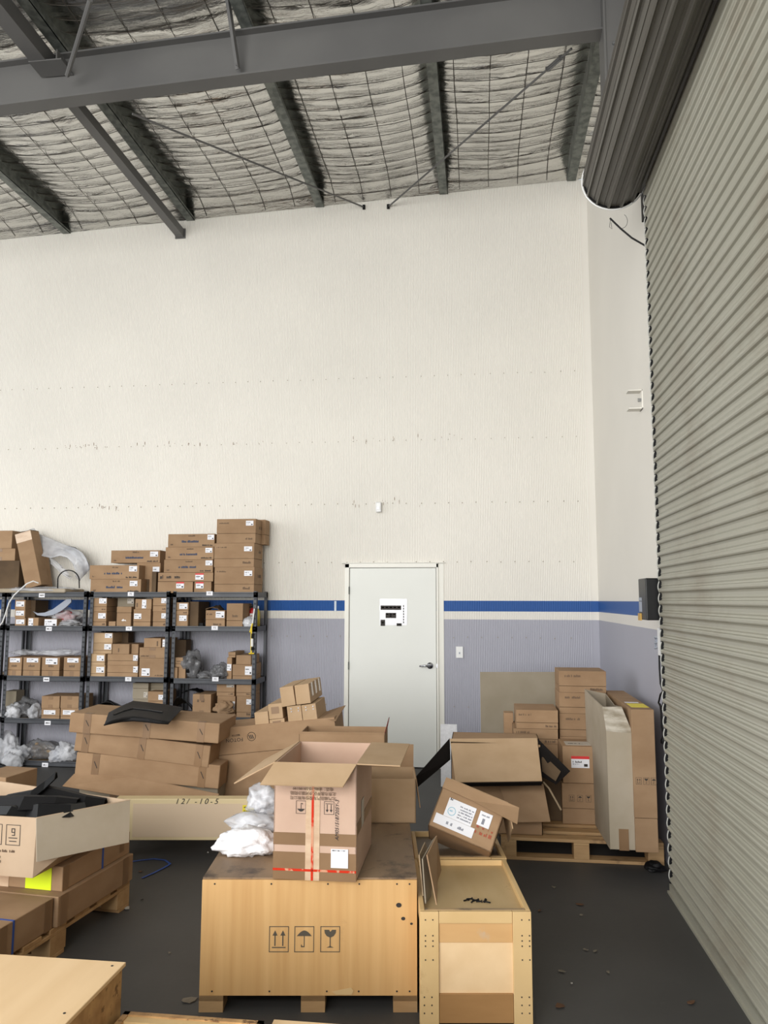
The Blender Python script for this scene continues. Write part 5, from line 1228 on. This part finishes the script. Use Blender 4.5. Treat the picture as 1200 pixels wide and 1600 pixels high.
mb = MB(); tp.rect(mb, .3, .28, .9, .292, 0, .001); rt.rect(mb, .28, 0, .292, .14, 0, .001); mb.build('blue_strap', 'blue_strap', r)
c = left_place(-.01, .0, .9, .60); r, fr, rt, tp = carton('long_carton', 'long brown carton with a fluorescent yellow sticker on the left pallet', (c.x, c.y, PT+.142), (.9, .60, .115), ang, 'card', None, None, 'carton')
mb = MB(); fr.rect(mb, .9-.205, .002, .9-.06, .107, 0, .0015, .001); mb.build('yellow_sticker', 'yellow_sticker', r)
tape_strip(r, [(rt, .0, 0, .045, .115), (rt, .50, .03, .54, .1)]); tape_strip(r, [(fr, .9-.38, 0, .9-.3, .115)], 'clear_tape', 'clear_tape')
mb = MB(); rt.rect(mb, .33, 0, .345, .115, 0, .001); mb.build('blue_strap', 'blue_strap', r)
# open carton of black parts
ZL = PT+.142+.117
n0 = PZ(51, 1372, ZL); zt_ = .675; nt_ = PZ(58, 1278, zt_); ft_ = PZ(204, 1250, zt_); lt_ = PZ(0, 1272, zt_)
wL = .78; hL = zt_-ZL; yawL = math.radians(-3)
ux = Vector((math.cos(yawL), math.sin(yawL), 0)); uy = Vector((-math.sin(yawL), math.cos(yawL), 0))
r = empty('parts_carton', n0-ux*wL/2+uy*.3, yawL, label='big open carton filled with black car trims on the left pallet', cat='carton')
IM = Matrix.Rotation(-yawL, 3, 'Z'); Lc = lambda p: IM @ (p-r.location)
A0 = Lc(n0); A1 = Lc(nt_); B0 = Vector((A0.x+.01, .27, 0)); B1 = Lc(ft_); C0 = Vector((-wL/2, -.3, 0)); C1 = Vector((-wL/2, A1.y, hL)); D0 = Vector((-wL/2, .27, 0)); D1 = Vector((-wL/2, .36, hL))
mb = MB(); mb.plate([C0, A0, A1, C1], .005); mb.plate([A0, B0, B1, A1], .005); mb.plate([B0, D0, D1, B1], .005); mb.plate([D0, C0, C1, D1], .005); mb.plate([C0, D0, B0, A0], .005)
mb.build('body', 'card_beige', r)
o_ = Vector((.004, -.012, .001)); o2 = Vector((.022, -.03, 0)); mb = MB(); mb.plate([A1+o_, B1+o_, Lc(PZ(200, 1313, zt_-.2))+o2, Lc(PZ(57, 1343, zt_-.19))+o2], .005, n=(1, -.6, .2)); mb.build('flap', 'card_grey', r)
MB().plate([(-wL/2+.01, -.28, .16), (A0.x-.01, -.28, .16), (B0.x-.01, .26, .16), (-wL/2+.01, .26, .16)], .004).build('inner_sheet', 'card_dark', r)
fr = Face((A0.x-wL, -.303, 0), (1, 0, 0), (0, 0, 1))
mb = MB(); symbols(fr, mb, wL-.245, hL*.52, .075, ['arrows', 'nine'], 0, gap=1.28); mb.build('handling_symbols', 'ink', r)
mb = MB(); scribble(fr, mb, wL-.26, hL*.40, .16, .012, 0, 31); scribble(fr, mb, wL-.19, hL*.3, .02, .014, 0, 33); scribble(fr, mb, wL-.20, hL*.22, .03, .014, 0, 34); mb.build('printing', 'faint_ink', r)
PC = r
# black trims inside
rnd = random.Random(11)
def trim_part(label, pts, wd, mat='black_gloss'):
    """angular moulded trim: an open V channel along a line"""
    pts = [Vector(p) for p in pts]; c_ = sum(pts, Vector())/len(pts); P_ = []; fs_ = []
    d0 = (pts[-1]-pts[0]).normalized(); side = d0.cross(Vector((0, 0, 1))).normalized()
    for i, p in enumerate(pts):
        k_ = wd*(1-.35*i/(len(pts)-1)); p = p-c_
        P_ += [p+side*k_/2+Vector((0, 0, -k_*.25)), p+side*k_*.1+Vector((0, 0, k_*.12)), p-side*k_*.2+Vector((0, 0, k_*.1)), p-side*k_/2+Vector((0, 0, -k_*.3))]
    for i in range(len(pts)-1):
        for j in range(3): a = i*4+j; fs_.append((a, a+1, a+5, a+4))
    o_ = MB().poly(P_, fs_).build('trim_moulding', mat, loc=c_)
    sd = o_.modifiers.new('thickness', 'SOLIDIFY'); sd.thickness = .005
    return tag(o_, label, 'car part', 'black trims in the open carton')
zt_ = ZL+hL
T = lambda x, y, dz: PZ(x, y, zt_+dz)
trim_part('long black trim spanning the near edge of the open carton', [T(-5, 1272, -.03), T(60, 1262, .02), T(110, 1262, .01), T(150, 1255, -.02)], .16)
trim_part('black trim with an upward pointed end rising from the open carton', [T(10, 1248, .02), T(50, 1240, .05), T(72, 1224, .09), T(88, 1210, .13)], .12)
trim_part('wide black trim slanting right across the open carton', [T(62, 1232, .06), T(100, 1240, .04), T(135, 1248, .02), T(165, 1252, -.01)], .17, 'black_plastic')
trim_part('black trim crossing the middle of the open carton', [T(-10, 1252, .02), T(40, 1250, .05), T(90, 1250, .04), T(122, 1253, .02)], .15, 'black_plastic')
trim_part('short black trim at the left of the open carton', [T(-15, 1262, .0), T(20, 1262, .03), T(60, 1275, -.02)], .1)
# things behind it at the left edge
r, fr, rt, tp = carton('carton', 'brown carton edge at the left photo border behind the black trims', (PZ(-40, 1236, .42).x, 4.9, 0), (.62, .5, .42), -.1, 'card')
a = PY(8, 1206, 4.7)
r, fr, rt, tp = carton('carton', 'small brown carton corner high at the left photo border', (PY(-20, 1222, 4.72).x, 4.92, .421), (PY(8, 1222, 4.7).x-PY(-48, 1222, 4.7).x, .3, .14), -.12, 'card')
mb = MB(); pp = [PZ(x, y, .425) for x, y in ((0, 1243), (30, 1232), (52, 1226), (55, 1230), (30, 1240), (5, 1248))]; c_ = pp[0]; 
# ================================================================ nearest crates at the bottom left
zA_ = .60
q1 = PZ(197, 1503, zA_); q2 = PZ(0, 1495, zA_)
r = empty('plywood_crate', (q1.x-.6, q1.y-.5, 0), label='pale plywood topped crate in the bottom left corner', cat='crate')
MB().b2((-.6, -.5, zA_-.012), (.6, .5, zA_)).build('lid', 'ply_pale', r, bevel=.002)
MB().b2((-.59, -.492, .05), (.592, .492, zA_-.0125)).build('sides', 'osb', r)
mb = MB()
for x, y in ((.57, .47), (.57, .2), (.1, .47), (.575, -.1)): mb.tube([(x, y, zA_-.001), (x, y, zA_+.001)], .004, 8)
mb.build('nail', 'ink', r)
MB().b2((-.59, -.45, 0), (-.49, .45, .05)).b2((.45, -.45, 0), (.55, .45, .05)).build('skids', 'pallet', r)
zB_ = .47
a = PZ(200, 1580, zB_); b_ = PZ(419, 1583, zB_)
xa2 = q1.x+.012; 
r = empty('open_board_crate', ((xa2+b_.x)/2, a.y-.45, 0), label='open strand board crate at the bottom edge beside the pale one', cat='crate')
w = b_.x-xa2; t = .018
mb = MB(); mb.b2((-w/2, .45-t, .03), (w/2, .45, zB_)); mb.b2((-w/2, -.45, .03), (-w/2+t, .45, zB_)); mb.b2((w/2-t, -.45, .03), (w/2, .45, zB_)); mb.b2((-w/2, -.45, .03), (w/2, -.45+t, zB_)); mb.b2((-w/2, -.45, 0), (w/2, .45, .03)); mb.build('body', 'osb', r)
mb = MB(); mb.b2((-w/2+t, .45-t-.03, zB_-.05), (w/2-t, .45-t, zB_-.004)); mb.build('rim_rail', 'pine', r)
c_ = PZ(420, 1594, .44); d2 = PZ(610, 1597, .44)
r = empty('plywood_crate', ((c_.x+d2.x)/2+.008, c_.y-.4, 0), label='low plywood crate just entering the bottom edge below the big symbol crate', cat='crate')
w2 = d2.x-c_.x-.02
MB().b2((-w2/2, -.4, .05), (w2/2, .4, .43)).build('sides', 'osb', r); MB().b2((-w2/2-.002, -.402, .43), (w2/2+.002, .402, .442)).build('lid', 'ply_pale', r)
MB().b2((-w2/2, -.4, 0), (-w2/2+.1, .4, .05)).b2((w2/2-.1, -.4, 0), (w2/2, .4, .05)).build('skids', 'pallet', r)

# ================================================================ bits on the floor
pp = [PZ(x, y, .004) for x, y in ((200, 1347), (222, 1344), (240, 1342), (258, 1344), (266, 1350), (256, 1356), (240, 1364), (222, 1372))]
c_ = pp[0].copy(); mb = MB()
for i in range(len(pp)-1):
    a = pp[i]-c_; b_ = pp[i+1]-c_; n = (b_-a).cross(Vector((0, 0, 1))).normalized()*.007; mb.plate([a-n+Vector((0, 0, 0)), b_-n, b_+n, a+n], .0015, n=(0, 0, -1))
o = mb.build('strapping_band', 'blue_strap', loc=c_); tag(o, 'blue strapping band curled on the floor beside the left pallet', 'strap')
def scrap(x, y, s_, mat, label, name='litter', cat='litter', seed=0):
    q = PZ(x, y, .001); rnd = random.Random(seed); n = 7
    pts_ = [(s_*rnd.uniform(.5, 1)*math.cos(2*PI*i/n)*1.5, s_*rnd.uniform(.5, 1)*math.sin(2*PI*i/n), .004+.004*rnd.random()) for i in range(n)]
    o_ = MB().plate(pts_, .002, n=(0, 0, 1)).build(name, mat, loc=(q.x, q.y, .001), rot=(0, 0, seed)); tag(o_, label, cat, 'litter on the concrete floor')
leaf = plain('dry_leaf', sr(96, 66, 44), .8); M['leaf'] = leaf; M['scrap'] = plain('paper_scrap', sr(176, 172, 164), .7)
M['dry'] = plain('pale_dust_spot', sr(116, 108, 94), .9)
for i, (x, y, s_, mt, lb) in enumerate(((905, 1414, .018, 'leaf', 'brown leaf on the floor midway to the roller door'), (843, 1424, .012, 'leaf', 'dark leaf right beside the front narrow crate'), (865, 1387, .014, 'dry', 'pale scrap on the floor below the right pallet'),
        (908, 1431, .009, 'dry', 'tiny pale scrap just below the brown leaf'), (875, 1573, .022, 'leaf', 'reddish leaf at the bottom of the floor'), (893, 1538, .006, 'scrap', 'tiny yellow crumb near the bottom of the floor'), (878, 1519, .014, 'dry', 'light chip above the yellow crumb'),
        (930, 1487, .012, 'dry', 'pale chip left of where the floor is barest'), (950, 1520, .012, 'dry', 'pale wood sliver toward the roller door bottom'), (915, 1485, .012, 'dry', 'pale twig in the middle of the right floor'), (1080, 1568, .018, 'leaf', 'brown leaf close to the roller door bottom'),
        (1185, 1585, .02, 'dry', 'white scrap in the bottom right corner'), (198, 1420, .022, 'scrap', 'white paper scrap at the far corner of the left pallet'), (219, 1363, .014, 'leaf', 'orange leaf inside the blue strap curl'), (222, 1407, .010, 'black_plastic', 'black chip on the aisle floor'),
        (325, 1333, .006, 'scrap', 'tiny white dot on the floor before the cream crate'), (295, 1564, .03, 'dry', 'dusty patch by the front left skid'), (1165, 1575, .02, 'black_plastic', 'black scrap at the roller door foot'), (265, 1490, .008, 'dry', 'dust spot in the middle of the aisle'))):
    scrap(x, y, s_, mt, lb, seed=i)
q = PZ(1005, 1318, 0); o = crumple('black_rag', (PZ(1000, 1322, .02).x, 5.26, .025), (.12, .1, .05), 71, 'black_plastic'); tag(o, 'crumpled black rag on the floor under the tall carton front', 'rag')
